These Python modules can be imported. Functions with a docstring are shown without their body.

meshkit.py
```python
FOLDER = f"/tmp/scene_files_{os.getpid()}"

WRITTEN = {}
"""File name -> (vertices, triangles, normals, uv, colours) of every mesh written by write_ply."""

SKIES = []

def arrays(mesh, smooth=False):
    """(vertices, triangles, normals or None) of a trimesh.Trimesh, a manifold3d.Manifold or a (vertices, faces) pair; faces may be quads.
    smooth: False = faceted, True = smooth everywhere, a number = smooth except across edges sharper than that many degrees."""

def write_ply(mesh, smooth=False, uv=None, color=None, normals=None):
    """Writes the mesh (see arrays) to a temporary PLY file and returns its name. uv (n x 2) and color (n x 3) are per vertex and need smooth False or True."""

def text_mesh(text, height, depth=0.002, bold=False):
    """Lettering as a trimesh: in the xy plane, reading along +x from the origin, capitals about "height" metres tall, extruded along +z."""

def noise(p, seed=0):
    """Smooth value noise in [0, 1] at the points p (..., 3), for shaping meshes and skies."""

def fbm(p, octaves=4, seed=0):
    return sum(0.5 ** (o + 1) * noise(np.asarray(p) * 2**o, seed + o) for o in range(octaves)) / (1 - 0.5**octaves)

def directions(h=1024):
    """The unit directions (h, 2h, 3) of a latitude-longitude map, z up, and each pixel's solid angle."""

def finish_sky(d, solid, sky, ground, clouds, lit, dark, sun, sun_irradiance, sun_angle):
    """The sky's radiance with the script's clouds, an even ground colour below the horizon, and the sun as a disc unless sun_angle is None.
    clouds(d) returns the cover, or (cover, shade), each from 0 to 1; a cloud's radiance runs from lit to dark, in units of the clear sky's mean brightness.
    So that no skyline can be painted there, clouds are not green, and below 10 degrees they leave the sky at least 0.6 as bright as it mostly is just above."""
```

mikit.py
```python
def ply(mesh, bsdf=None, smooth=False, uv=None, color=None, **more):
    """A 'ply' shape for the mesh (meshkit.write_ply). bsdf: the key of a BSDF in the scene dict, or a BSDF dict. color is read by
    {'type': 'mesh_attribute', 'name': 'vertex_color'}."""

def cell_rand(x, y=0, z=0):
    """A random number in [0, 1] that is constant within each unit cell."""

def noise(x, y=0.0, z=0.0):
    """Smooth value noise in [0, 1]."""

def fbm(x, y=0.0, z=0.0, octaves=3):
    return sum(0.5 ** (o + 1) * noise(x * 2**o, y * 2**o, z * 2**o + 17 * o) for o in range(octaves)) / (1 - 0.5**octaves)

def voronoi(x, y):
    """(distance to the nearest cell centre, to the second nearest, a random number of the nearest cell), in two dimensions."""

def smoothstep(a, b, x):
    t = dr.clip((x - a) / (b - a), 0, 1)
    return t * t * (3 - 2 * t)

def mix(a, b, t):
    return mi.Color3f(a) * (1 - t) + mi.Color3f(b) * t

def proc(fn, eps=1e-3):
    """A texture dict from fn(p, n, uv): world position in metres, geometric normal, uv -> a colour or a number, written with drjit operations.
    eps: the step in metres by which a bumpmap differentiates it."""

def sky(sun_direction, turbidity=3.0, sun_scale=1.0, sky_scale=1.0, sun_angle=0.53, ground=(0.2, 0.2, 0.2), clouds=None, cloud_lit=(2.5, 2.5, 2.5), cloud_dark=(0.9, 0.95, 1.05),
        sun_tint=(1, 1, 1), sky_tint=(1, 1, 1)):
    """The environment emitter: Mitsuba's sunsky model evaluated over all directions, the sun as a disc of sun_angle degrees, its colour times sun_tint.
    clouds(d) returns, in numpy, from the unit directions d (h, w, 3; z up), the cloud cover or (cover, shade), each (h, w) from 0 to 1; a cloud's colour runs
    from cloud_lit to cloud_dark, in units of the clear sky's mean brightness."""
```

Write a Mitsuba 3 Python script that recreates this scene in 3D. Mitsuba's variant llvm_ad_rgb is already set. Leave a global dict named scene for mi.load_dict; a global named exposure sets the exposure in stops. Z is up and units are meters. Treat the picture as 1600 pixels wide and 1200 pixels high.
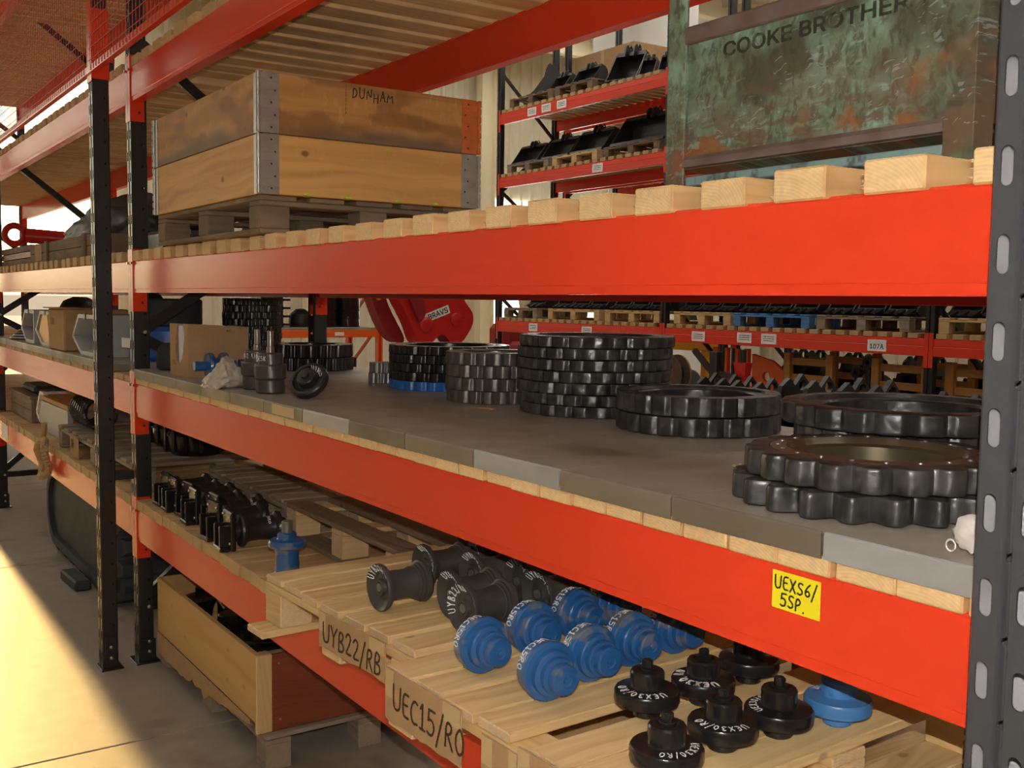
import math, random
import numpy as np, trimesh, manifold3d as m3, drjit as dr, mitsuba as mi
import shapely, shapely.ops
from shapely.geometry import LineString, Polygon
import mikit, meshkit
from mikit import fbm, noise, voronoi, smoothstep, mix, cell_rand

T = mi.ScalarTransform4f
PI = math.pi
rng = random.Random(7)
scene, labels = {'type': 'scene'}, {}

# ------------------------------------------------------------------ camera, daylight, flash, exposure
CAM = np.array([0.753, -1.228, 1.695])
scene['camera'] = {'type': 'perspective', 'fov': 52.45, 'fov_axis': 'x', 'near_clip': 0.02, 'far_clip': 400.0,
                   'to_world': T().look_at(origin=CAM.tolist(), target=(CAM + [-0.824, 0.561, -0.080]).tolist(), up=[-0.074, 0.034, 0.997])}
exposure = 0.26
SUN = [-1.0, 0.010, 0.300]
scene['sky'] = mikit.sky(SUN, turbidity=3.5, sun_scale=5.6, sky_scale=3.6, sun_angle=0.7, ground=(0.75, 0.73, 0.70),
                         sun_tint=(1.0, 0.93, 0.62), sky_tint=(1.0, 1.0, 1.02))
# the camera's own flash, just above the lens
scene['camera_flash'] = {'type': 'spot', 'intensity': {'type': 'rgb', 'value': [10.0, 9.4, 8.6]}, 'cutoff_angle': 62.0, 'beam_width': 40.0,
                         'to_world': T().look_at(origin=[0.76, -1.23, 1.775], target=[-0.06, -0.67, 1.70], up=[0, 0, 1])}

# ------------------------------------------------------------------ keys, shapes
used = {}
def numbered(base):
    n = used.get(base, 0); used[base] = n + 1
    return base if n == 0 else f'{base}_{n:03d}'
def lab(key, label, cat=None, group=None, kind=None):
    labels[key] = {'label': label}
    if cat: labels[key]['category'] = cat
    if group: labels[key]['group'] = group
    if kind: labels[key]['kind'] = kind
def thing(name, label, cat, group=None, kind=None):
    k = numbered(name); lab(k, label, cat, group, kind); return k
def put(key, mesh, mat, smooth=False, uv=None, at=None):
    scene[key] = mesh if isinstance(mesh, dict) else mikit.ply(mesh, mat, smooth=smooth, uv=uv)
    if at is not None: scene[key] = {**scene[key], 'to_world': at}
    return key
def part(parent, name, mesh, mat, smooth=False, uv=None, at=None):
    return put(numbered(parent + '__' + name), mesh, mat, smooth, uv, at)
def structure(name, mesh, mat, label=None, smooth=False, uv=None):
    k = numbered(name); put(k, mesh, mat, smooth, uv)
    labels[k] = {'kind': 'structure'}
    if label: labels[k]['label'] = label
    return k
def cat(ms): return trimesh.util.concatenate([m for m in ms])
def box(x0, x1, y0, y1, z0, z1):
    m = trimesh.creation.box([x1 - x0, y1 - y0, z1 - z0]); m.apply_translation([(x0 + x1) / 2, (y0 + y1) / 2, (z0 + z1) / 2]); return m
def bev(x0, x1, y0, y1, z0, z1, b=0.004):
    """a box with chamfered edges"""
    c, h = np.array([(x0 + x1) / 2, (y0 + y1) / 2, (z0 + z1) / 2]), np.array([x1 - x0, y1 - y0, z1 - z0]) / 2
    b = min(b, h.min() * 0.9); P = []
    for s in np.ndindex(2, 2, 2):
        s = np.array(s) * 2 - 1
        for k in range(3):
            v = h - b; v[k] = h[k]; P.append(c + s * v)
    return trimesh.convex.convex_hull(np.array(P))
def hull(P): return trimesh.convex.convex_hull(np.array(P, float))
def tr(m, t=(0, 0, 0), rz=0, rx=0, ry=0):
    m = m.copy()
    for a, ax in ((rx, [1, 0, 0]), (ry, [0, 1, 0]), (rz, [0, 0, 1])):
        if a: m.apply_transform(trimesh.transformations.rotation_matrix(a, ax))
    m.apply_translation(t); return m
def M(t=(0, 0, 0), rz=0, rx=0, ry=0, s=1):
    m = T().translate(list(t))
    if rz: m = m @ T().rotate([0, 0, 1], math.degrees(rz))
    if ry: m = m @ T().rotate([0, 1, 0], math.degrees(ry))
    if rx: m = m @ T().rotate([1, 0, 0], math.degrees(rx))
    if s != 1: m = m @ T().scale(s)
    return m
def lathe(prof, n=40, axis='z'):
    """prof: (radius, height) pairs, from bottom axis outwards to the top"""
    m = trimesh.creation.revolve(np.array(prof, float), sections=n)
    if m.volume < 0: m.invert()
    if axis == 'x': m.apply_transform(trimesh.transformations.rotation_matrix(PI / 2, [0, 1, 0]))
    if axis == 'y': m.apply_transform(trimesh.transformations.rotation_matrix(-PI / 2, [1, 0, 0]))
    return m
def cyl(p0, p1, r, n=12):
    return trimesh.creation.cylinder(r, segment=[p0, p1], sections=n)
def bar(p0, p1, w, h, up=(0, 0, 1)):
    """a flat bar of section w x h from p0 to p1"""
    p0, p1 = np.array(p0, float), np.array(p1, float); d = p1 - p0; L = np.linalg.norm(d); d /= L
    a = np.cross(up, d); a /= np.linalg.norm(a); u = np.cross(d, a)
    m = trimesh.creation.box([L, w, h]); R = np.eye(4); R[:3, 0], R[:3, 1], R[:3, 2], R[:3, 3] = d, a, u, (p0 + p1) / 2
    m.apply_transform(R); return m
def extrude_x(poly, x0, x1):
    """polygon in (y, z) swept along x"""
    m = trimesh.creation.extrude_polygon(poly, x1 - x0, engine='earcut')
    R = np.array([[0, 0, 1, x0], [1, 0, 0, 0], [0, 1, 0, 0], [0, 0, 0, 1.0]]); m.apply_transform(R); return m
def extrude_y(poly, y0, y1):
    """polygon in (x, z) swept along y"""
    m = trimesh.creation.extrude_polygon(poly, y1 - y0, engine='earcut')
    R = np.array([[1, 0, 0, 0], [0, 0, -1, y1], [0, 1, 0, 0], [0, 0, 0, 1.0]]); m.apply_transform(R); return m
def extrude_z(poly, z0, z1):
    m = trimesh.creation.extrude_polygon(poly, z1 - z0, engine='earcut'); m.apply_translation([0, 0, z0]); return m
def to3(m): return m3.Manifold(m3.Mesh(np.array(m.vertices, np.float32), np.array(m.faces, np.uint32)))
def from3(M_):
    k = M_.to_mesh(); return trimesh.Trimesh(k.vert_properties[:, :3], k.tri_verts, process=False)
def grainuv(mesh, axis, seed):
    """(mesh with its own corners per face, uv): u runs along the grain axis in metres, v across it; end grain is marked by u > 500"""
    t = mesh.triangles; n = mesh.face_normals; o = [k for k in range(3) if k != axis]
    r = random.Random(seed); du, dv = r.random() * 40, r.random() * 40
    uv = np.zeros((len(t), 3, 2)); big = np.abs(n).argmax(1)
    for k in range(3):
        s = big == k
        if k == axis:
            uv[s, :, 0] = t[s][:, :, o[0]] - mesh.bounds[0][o[0]] + 1000; uv[s, :, 1] = t[s][:, :, o[1]] + dv
        else:
            j = [q for q in o if q != k][0]
            uv[s, :, 0] = t[s][:, :, axis] + du; uv[s, :, 1] = t[s][:, :, j] + dv + k * 0.37
    return trimesh.Trimesh(t.reshape(-1, 3), np.arange(len(t) * 3).reshape(-1, 3), process=False), uv.reshape(-1, 2)
seed_ = [100]
def wpart(parent, name, mesh, axis, mat, at=None):
    seed_[0] += 1
    m, uv = grainuv(mesh, axis, seed_[0]); return part(parent, name, m, mat, uv=uv, at=at)
def wdict(mesh, axis, mat, seed):
    m, uv = grainuv(mesh, axis, seed); return mikit.ply(m, mat, uv=uv)

# ------------------------------------------------------------------ handwriting
GLYPH = {
 'U': [[(0, 1), (0, .3), (.1, .05), (.3, 0), (.5, .1), (.55, .3), (.58, 1)]], 'Y': [[(0, 1), (.28, .5)], [(.6, 1), (.28, .5), (.25, 0)]],
 'B': [[(0, 0), (.04, 1), (.35, .95), (.42, .75), (.3, .55), (.05, .5)], [(.05, .5), (.4, .45), (.5, .22), (.35, .02), (0, 0)]],
 '2': [[(.02, .8), (.15, 1), (.4, .95), (.45, .7), (.2, .3), (0, 0), (.5, .05)]], '/': [[(-.05, -.25), (.4, 1.15)]],
 'R': [[(0, 0), (.04, 1), (.38, .95), (.42, .7), (.3, .55), (.05, .48)], [(.15, .5), (.5, -.05)]],
 'E': [[(.45, 1), (.02, 1), (0, 0), (.45, .02)], [(.02, .52), (.36, .54)]], 'C': [[(.5, .9), (.3, 1), (.05, .75), (0, .35), (.15, .03), (.5, .08)]],
 '1': [[(.05, .8), (.2, 1), (.2, 0)], [(0, 0), (.4, 0)]], '5': [[(.52, 1), (.09, 1)], [(.09, 1), (.05, .56)], [(.05, .56), (.2, .64), (.4, .58), (.5, .35), (.38, .06), (.15, 0), (-.02, .08)]],
 'O': [[(.3, 1), (.08, .8), (0, .45), (.1, .1), (.32, 0), (.52, .2), (.56, .6), (.45, .9), (.3, 1)]],
 'X': [[(0, 1), (.5, 0)], [(.5, 1), (0, 0)]], 'S': [[(.48, .9), (.25, 1), (.04, .82), (.12, .58), (.4, .45), (.48, .2), (.25, 0), (0, .1)]],
 '6': [[(.45, 1), (.15, .7), (0, .3), (.12, .02), (.38, .05), (.45, .3), (.28, .48), (.05, .35)]],
 'P': [[(0, 0), (.04, 1), (.38, .95), (.45, .72), (.3, .5), (.04, .45)]], '.': [[(.05, 0), (.1, .03)]],
 'D': [[(0, 0), (.04, 1), (.35, .9), (.5, .55), (.38, .15), (0, 0)]], 'N': [[(0, 0), (.05, 1), (.5, .05), (.55, 1)]],
 'H': [[(0, 0), (.03, 1)], [(.5, 0), (.52, 1)], [(.02, .5), (.5, .52)]], 'A': [[(0, 0), (.28, 1), (.55, 0)], [(.1, .38), (.46, .38)]],
 'M': [[(0, 0), (.08, 1), (.32, .4), (.6, 1), (.68, 0)]], '3': [[(.03, .9), (.25, 1), (.45, .8), (.18, .55), (.48, .35), (.35, .03), (0, .08)]],
 '0': [[(.28, 1), (.05, .8), (0, .4), (.12, .05), (.32, 0), (.5, .25), (.5, .7), (.28, 1)]], 'K': [[(0, 0), (.03, 1)], [(.48, 1), (.05, .45), (.52, 0)]],
 'Z': [[(0, 1), (.5, 1), (0, 0), (.52, 0)]], 'L': [[(.03, 1), (0, 0), (.45, .02)]], ' ': [], 'T': [[(0, 1), (.6, 1)], [(.3, 1), (.3, 0)]],
 'I': [[(.1, 1), (.1, 0)]], 'V': [[(0, 1), (.28, 0), (.55, 1)]],
}
def smooth_line(p):
    if len(p) < 4: return p
    p = np.array(p, float)
    for _ in range(2):
        q = [p[0]]
        for a, b in zip(p[:-1], p[1:]): q += [a * .75 + b * .25, a * .25 + b * .75]
        p = np.array(q + [p[-1]])
    return p
def hand(text, h, w=0.09, gap=0.22, wob=0.04, seed=1):
    """handwriting as a shapely shape, capitals h tall, along +x from 0; also its width"""
    r = random.Random(seed); x, out = 0.0, []
    for ch in text:
        g = GLYPH[ch]; wid = max([q[0] for s in g for q in s], default=.4); dz, sc = r.uniform(-wob, wob), 1 + r.uniform(-wob, wob)
        for s in g:
            out.append(LineString([((x + q[0]) * h, (q[1] * sc + dz) * h) for q in smooth_line(s)]).buffer(w * h / 2, quad_segs=2))
        x += wid + gap
    return shapely.union_all(out), (x - gap) * h
def slab(shape, d):
    return cat([trimesh.creation.extrude_polygon(g.simplify(1e-5), d, engine='earcut') for g in getattr(shape, 'geoms', [shape])])
def place(mesh, o, ex, ey):
    """carry the xy plane to the plane at o spanned by ex, ey"""
    ex, ey = np.array(ex, float), np.array(ey, float); ex /= np.linalg.norm(ex); ey -= ex * (ey @ ex); ey /= np.linalg.norm(ey)
    R = np.eye(4); R[:3, 0], R[:3, 1], R[:3, 2], R[:3, 3] = ex, ey, np.cross(ex, ey), o
    m = mesh.copy(); m.apply_transform(R); return m
def arc_text(text, h, r, mid, w=0.16, d=0.0006, gap=0.3, seed=1):
    """letters around the circle of radius r (their feet), in the xy plane, centred at angle mid, read clockwise"""
    ms, r_ = [], random.Random(seed); s, tot = hand(text, h, w, gap, seed=seed); a = mid + tot / 2 / r
    for ch in text:
        wid = max([q[0] for st in GLYPH[ch] for q in st], default=.4) * h
        if GLYPH[ch]:
            g, _ = hand(ch, h, w, 0, seed=r_.randint(0, 99)); m = slab(g, d); m.apply_translation([-wid / 2, 0, 0])
            ang = a - wid / 2 / r; m = tr(m, (r * math.cos(ang), r * math.sin(ang), 0), rz=ang - PI / 2); ms.append(m)
        a -= (wid + gap * h) / r
    return cat(ms)
def wrap_text(text, h, r, mid, z0, w=0.16, d=0.0008, gap=0.3, seed=1):
    """letters around the cylinder of radius r about z, feet at height z0, centred at angle mid (seen from outside)"""
    s, tot = hand(text, h, w, gap, seed=seed); s = shapely.segmentize(s, 0.002); m = slab(s, d); m = m.subdivide_to_size(0.006)
    v = m.vertices; a = mid + (v[:, 0] - tot / 2) / r; R = r + v[:, 2]
    m.vertices = np.c_[R * np.cos(a), R * np.sin(a), z0 + v[:, 1]]; return m
# ------------------------------------------------------------------ materials
def rgb(*c): return {'type': 'rgb', 'value': list(c)}
def principled(name, color, rough=0.5, metal=0.0, spec=0.5, coat=0.0, bump=None, two=True):
    b = {'type': 'principled', 'base_color': rgb(*color) if isinstance(color, tuple) else mikit.proc(color),
         'roughness': rough if not callable(rough) else mikit.proc(rough), 'metallic': metal, 'specular': spec}
    if coat: b.update(clearcoat=coat, clearcoat_gloss=0.9)
    if bump: b = {'type': 'bumpmap', 'arbitrary': mikit.proc(bump[0], eps=bump[2] if len(bump) > 2 else 1e-3), 'scale': bump[1], 'bsdf': b}
    scene[name] = {'type': 'twosided', 'bsdf': b} if two else b
def wood(c_light, c_dark, c_end, knots=0.6, dirt=0.0, c_dirt=(0.12, 0.09, 0.06), grain=70.0):
    def f(p, n, uv):
        u, v = uv.x, uv.y
        end = u > 500
        wob = fbm(u * 2.5, v * 9, 3) * 0.10
        g = fbm((v + wob) * grain, u * 1.6, 1, octaves=3)
        tint = noise(u * 0.35, v * 1.2, 7)
        c = mix(c_light, c_dark, dr.clip(0.15 + 1.1 * (g - 0.3) + 0.5 * (tint - 0.5), 0, 1))
        d, _, w = voronoi(u * 7.0, v * 10)
        k = smoothstep(0.13, 0.05, d) * dr.select(w > 0.90, knots, 0.0)
        c = mix(c, tuple(x * 0.33 for x in c_dark), k)
        q = dr.sqrt(dr.square(u - 1000.03 + 0.03 * noise(v, 5)) + dr.square((v * 1.0 - dr.floor(v / 0.13) * 0.13) + 0.03))
        rings = 0.5 + 0.5 * dr.sin(q * 1150 + 3 * noise(u * 60, v * 60))
        e = mix(c_end, tuple(x * 0.74 for x in c_end), rings * 0.35 + 0.5 * noise(u * 150, v * 150))
        c = dr.select(end, e, c)
        if dirt:
            c = mix(c, c_dirt, dirt * smoothstep(0.35, 0.7, fbm(p.x * 6, p.y * 6, p.z * 6)))
        return c
    return f
principled('pine', wood((0.70, 0.45, 0.20), (0.50, 0.28, 0.105), (0.84, 0.58, 0.29)), 0.62, spec=0.3)
principled('pine_dull', wood((0.60, 0.41, 0.20), (0.42, 0.25, 0.105), (0.62, 0.42, 0.20), dirt=0.22), 0.65, spec=0.3)
principled('pallet_new', wood((0.68, 0.50, 0.25), (0.50, 0.31, 0.12), (0.66, 0.48, 0.27), knots=0.5), 0.62, spec=0.3)
principled('pallet_old', wood((0.27, 0.20, 0.13), (0.15, 0.10, 0.06), (0.25, 0.18, 0.11), dirt=0.5, c_dirt=(0.10, 0.08, 0.06)), 0.75, spec=0.2)
principled('pallet_grey', wood((0.38, 0.32, 0.25), (0.20, 0.16, 0.11), (0.34, 0.27, 0.19), dirt=0.35, c_dirt=(0.13, 0.09, 0.06)), 0.75, spec=0.2)
principled('pallet_blue', wood((0.10, 0.27, 0.55), (0.06, 0.17, 0.40), (0.09, 0.25, 0.50), knots=0.2), 0.6, spec=0.3)
principled('crate_wood', wood((0.36, 0.17, 0.045), (0.23, 0.10, 0.026), (0.33, 0.17, 0.06), knots=0.1), 0.6, spec=0.3)
def collar_f(stain):
    base = wood((0.66, 0.36, 0.115), (0.44, 0.20, 0.052), (0.45, 0.25, 0.10), knots=0.8, grain=48.0)
    base2 = wood((0.50, 0.25, 0.075), (0.30, 0.125, 0.034), (0.45, 0.25, 0.10), knots=0.7, grain=48.0)
    def f(p, n, uv):
        c = base2(p, n, uv) if stain else base(p, n, uv)
        fl = smoothstep(0.62, 0.72, fbm(uv.x * 55, uv.y * 24, 4)) * 0.35
        c = mix(c, (0.62, 0.36, 0.13), fl)
        if stain:
            # a dark damp edge along the foot of the upper collar and a smear above it
            h = (p.z - 2.205) / 0.19
            edge = smoothstep(0.30, 0.02, h + 0.35 * (fbm(p.x * 5, p.y * 5, 2) - 0.5))
            c = mix(c, (0.15, 0.11, 0.075), edge * 0.85)
            sm = smoothstep(0.52, 0.70, fbm(p.x * 4 + p.y * 4, p.z * 12, 5)) * 0.55
            c = mix(c, (0.17, 0.075, 0.03), sm)
        return c
    return f
principled('collar_wood', collar_f(False), 0.55, spec=0.35)
principled('collar_stained', collar_f(True), 0.55, spec=0.35)
principled('plywood', wood((0.56, 0.36, 0.14), (0.44, 0.26, 0.09), (0.50, 0.33, 0.16), knots=0.25, grain=25), 0.6, spec=0.3)
principled('red_ply', wood((0.23, 0.055, 0.022), (0.14, 0.03, 0.013), (0.2, 0.07, 0.03), knots=0.0, grain=90), 0.45)
def card_f(p, n, uv):
    return mix((0.46, 0.30, 0.155), (0.37, 0.225, 0.105), fbm(p.x * 18, p.y * 18, p.z * 18)) * (0.94 + 0.06 * noise(p.x * 240, p.z * 20, p.y * 240))
principled('cardboard', card_f, 0.75, spec=0.2)
principled('ink', (0.03, 0.012, 0.006), 0.6)
principled('black_ink', (0.012, 0.011, 0.010), 0.6)
principled('chalk_white', (0.72, 0.74, 0.74), 0.8)
principled('chalk_yellow', (0.80, 0.72, 0.05), 0.8)
principled('label_yellow', (0.92, 0.80, 0.02), 0.55)
principled('label_white', (0.85, 0.85, 0.84), 0.5)
principled('tape', (0.50, 0.36, 0.18), 0.16, spec=0.7)
# paints
principled('red_paint', (0.68, 0.050, 0.018), 0.21, spec=0.22)
principled('red_paint_far', (0.72, 0.045, 0.015), 0.36, spec=0.5)
principled('orange_paint', (0.82, 0.14, 0.018), 0.4)
principled('dark_sheet', (0.030, 0.031, 0.029), 0.5)
principled('red_mesh', (0.45, 0.05, 0.03), 0.5)
principled('black_paint', (0.016, 0.0158, 0.0155), 0.33, spec=0.55)
principled('post_grey', (0.034, 0.035, 0.038), 0.36, spec=0.5)
principled('zinc', (0.62, 0.60, 0.57), 0.34, metal=1.0)
def galv_f(p, n, uv):
    g = fbm(p.x * 10, p.y * 10, p.z * 10); s = fbm(p.x * 2.2, p.y * 5, 4)
    c = mix((0.36, 0.325, 0.265), (0.26, 0.22, 0.165), g)
    c = mix(c, (0.17, 0.125, 0.075), smoothstep(0.46, 0.70, s) * 0.75)
    k = cell_rand(dr.floor((p.x + 4.05) / 0.3192))
    return c * (0.82 + 0.36 * k)
principled('galvanised', galv_f, lambda p, n, uv: 0.36 + 0.25 * fbm(p.x * 7, p.y * 7, 2), metal=0.75)
def tray_top_f(p, n, uv):
    s = fbm(p.x * 2.0 + 3, p.y * 4.5, 4); g = fbm(p.x * 14, p.y * 14, 1)
    c = mix((0.40, 0.36, 0.295), (0.31, 0.27, 0.215), g)
    return mix(c, (0.17, 0.135, 0.095), smoothstep(0.54, 0.78, s) * 0.7)
principled('tray_top', tray_top_f, 0.42, metal=0.35)
principled('galv_clean', lambda p, n, uv: mix((0.50, 0.51, 0.51), (0.38, 0.38, 0.375), fbm(p.x * 12, p.y * 12, p.z * 25)), 0.42, metal=0.6)
principled('hinge_metal', lambda p, n, uv: mix((0.60, 0.60, 0.58), (0.40, 0.39, 0.37), fbm(p.x * 30, p.y * 30, p.z * 30)), 0.38, metal=0.85)
principled('hinge_orange', lambda p, n, uv: mix((0.60, 0.16, 0.03), (0.45, 0.10, 0.025), fbm(p.x * 30, p.y * 30, p.z * 30)), 0.5)
def cast_f(p, n, uv): return mix((0.014, 0.0138, 0.0135), (0.040, 0.038, 0.036), smoothstep(0.35, 0.75, fbm(p.x * 25, p.y * 25, p.z * 25)))
principled('cast_black', cast_f, coat=0.25, rough= lambda p, n, uv: 0.20 + 0.20 * fbm(p.x * 45, p.y * 45, p.z * 45), spec=0.5, bump=(lambda p, n, uv: fbm(p.x * 60, p.y * 60, p.z * 60, octaves=2), 0.0018))
principled('gloss_black', (0.010, 0.010, 0.0105), 0.20, spec=0.6)
principled('satin_black', (0.020, 0.0195, 0.019), 0.36, spec=0.5)
principled('spool_black', lambda p, n, uv: mix((0.036, 0.035, 0.032), (0.060, 0.057, 0.050), fbm(p.x * 22, p.y * 22, p.z * 22)), 0.42, spec=0.5)
principled('blue_light', (0.050, 0.17, 0.40), 0.34, coat=0.2)
principled('stillage_rail', lambda p, n, uv: mix((0.17, 0.26, 0.25), (0.08, 0.10, 0.09), smoothstep(0.5, 0.7, fbm(p.x * 40, p.z * 40, p.y * 40))), 0.5)
principled('bare_inside', (0.42, 0.42, 0.44), 0.5, metal=0.3)
principled('dark_steel', lambda p, n, uv: mix((0.060, 0.054, 0.050), (0.11, 0.092, 0.080), fbm(p.x * 20, p.y * 20, p.z * 30)), 0.33, metal=0.35)
principled('oily_steel', lambda p, n, uv: mix((0.30, 0.255, 0.165), (0.17, 0.145, 0.095), fbm(p.x * 16, p.y * 16, p.z * 16)), 0.24, metal=0.85)
principled('bright_steel', (0.55, 0.53, 0.50), 0.2, metal=1.0)
principled('steel_grey', (0.22, 0.21, 0.20), 0.35, metal=0.6)
def blue_f(p, n, uv):
    w = smoothstep(0.57, 0.70, fbm(p.x * 26, p.y * 26, p.z * 26))
    c = mix((0.010, 0.066, 0.195), (0.016, 0.10, 0.28), fbm(p.x * 9, p.y * 9, p.z * 9))
    return mix(c, (0.16, 0.155, 0.14), w * 0.6)
principled('blue_paint', blue_f, 0.20, spec=0.7, coat=1.0)
principled('blue_gloss', (0.018, 0.11, 0.34), 0.25, coat=0.3)
def stillage_f(p, n, uv):
    x, z = p.x + 0.4 * p.y, p.z
    wx, wz = x + 0.010 * noise(x * 70, z * 70), z + 0.010 * noise(x * 70, z * 70, 5)
    a = fbm(wx * 22, wz * 22, 1, octaves=5); v = fbm(wx * 95, wz * 42, 3, octaves=4); l = fbm(wx * 16, wz * 90, 9, octaves=4); b = fbm(wx * 5.5, wz * 6.5, 21, octaves=4)
    c = mix((0.135, 0.180, 0.110), (0.205, 0.320, 0.240), smoothstep(0.34, 0.70, a))
    c = mix(c, (0.060, 0.058, 0.036), smoothstep(0.38, 0.74, v) * 0.75)
    c = mix(c, (0.20, 0.28, 0.21), smoothstep(0.52, 0.70, fbm(wx * 150, wz * 120, 8, octaves=3)) * 0.35)
    c = mix(c, (0.052, 0.046, 0.028), smoothstep(0.52, 0.70, b) * 0.85)
    low = smoothstep(2.22, 1.98, z) * 0.9
    c = mix(c, (0.125, 0.072, 0.040), dr.clip(low * smoothstep(0.36, 0.58, l * 0.6 + a * 0.4), 0, 0.85))
    r = smoothstep(0.50, 0.68, fbm(wx * 9 + 4, wz * 13, 51, octaves=4)) * smoothstep(0.44, 0.58, fbm(wx * 3.2, wz * 3.6, 77))
    c = mix(c, (0.24, 0.082, 0.024), r * 0.9)
    c = mix(c, (0.30, 0.40, 0.37), smoothstep(0.66, 0.72, fbm(wx * 50 + wz * 30, wz * 210 - wx * 50, 44)) * smoothstep(0.48, 0.58, a) * 0.35)
    return c
principled('stillage_paint', stillage_f, 0.5, spec=0.4, bump=(lambda p, n, uv: fbm(p.x * 90, p.y * 90, p.z * 70), 0.0016))
principled('rust_brown', lambda p, n, uv: mix((0.10, 0.055, 0.035), (0.17, 0.13, 0.12), fbm(p.x * 20, p.z * 20, p.y * 20)), 0.6)
principled('stencil_black', lambda p, n, uv: mix((0.022, 0.024, 0.015), (0.075, 0.085, 0.055), smoothstep(0.45, 0.7, fbm(p.x * 40, p.z * 40, 3))), 0.7)
# place
def floor_f(p, n, uv):
    a = fbm(p.x * 1.3, p.y * 1.3, 1, octaves=4); b = fbm(p.x * 14, p.y * 14, 2)
    c = mix((0.27, 0.235, 0.19), (0.36, 0.315, 0.25), a) * (0.9 + 0.2 * b)
    return mix(c, (0.15, 0.125, 0.095), smoothstep(0.62, 0.78, fbm(p.x * 2.7, p.y * 2.7, 8, octaves=4)) * 0.5)
principled('concrete', floor_f, 0.55, spec=0.35)
principled('yard', (0.70, 0.68, 0.63), 0.8)
principled('joint_dark', (0.10, 0.085, 0.065), 0.8)
principled('cladding', (0.66, 0.60, 0.46), 0.55)
principled('cream_steel', (0.80, 0.72, 0.52), 0.5)
principled('roof_sheet', (0.62, 0.60, 0.54), 0.6)
principled('steel_dark_frame', (0.05, 0.055, 0.05), 0.5)
principled('white_paint', (0.82, 0.82, 0.80), 0.4)
principled('grey_paint', (0.40, 0.41, 0.40), 0.42)
principled('yellow_paint', (0.80, 0.42, 0.02), 0.4)
principled('machine_red', (0.56, 0.018, 0.016), 0.33, coat=0.2)
principled('dark_red', (0.28, 0.015, 0.02), 0.4)
principled('rubber', (0.022, 0.026, 0.028), 0.7)
principled('tyre_rubber', lambda p, n, uv: mix((0.026, 0.034, 0.038), (0.05, 0.058, 0.06), fbm(p.x * 9, p.y * 9, p.z * 9)), 0.65)
principled('tarp_blue', (0.025, 0.11, 0.42), 0.42)
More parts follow.
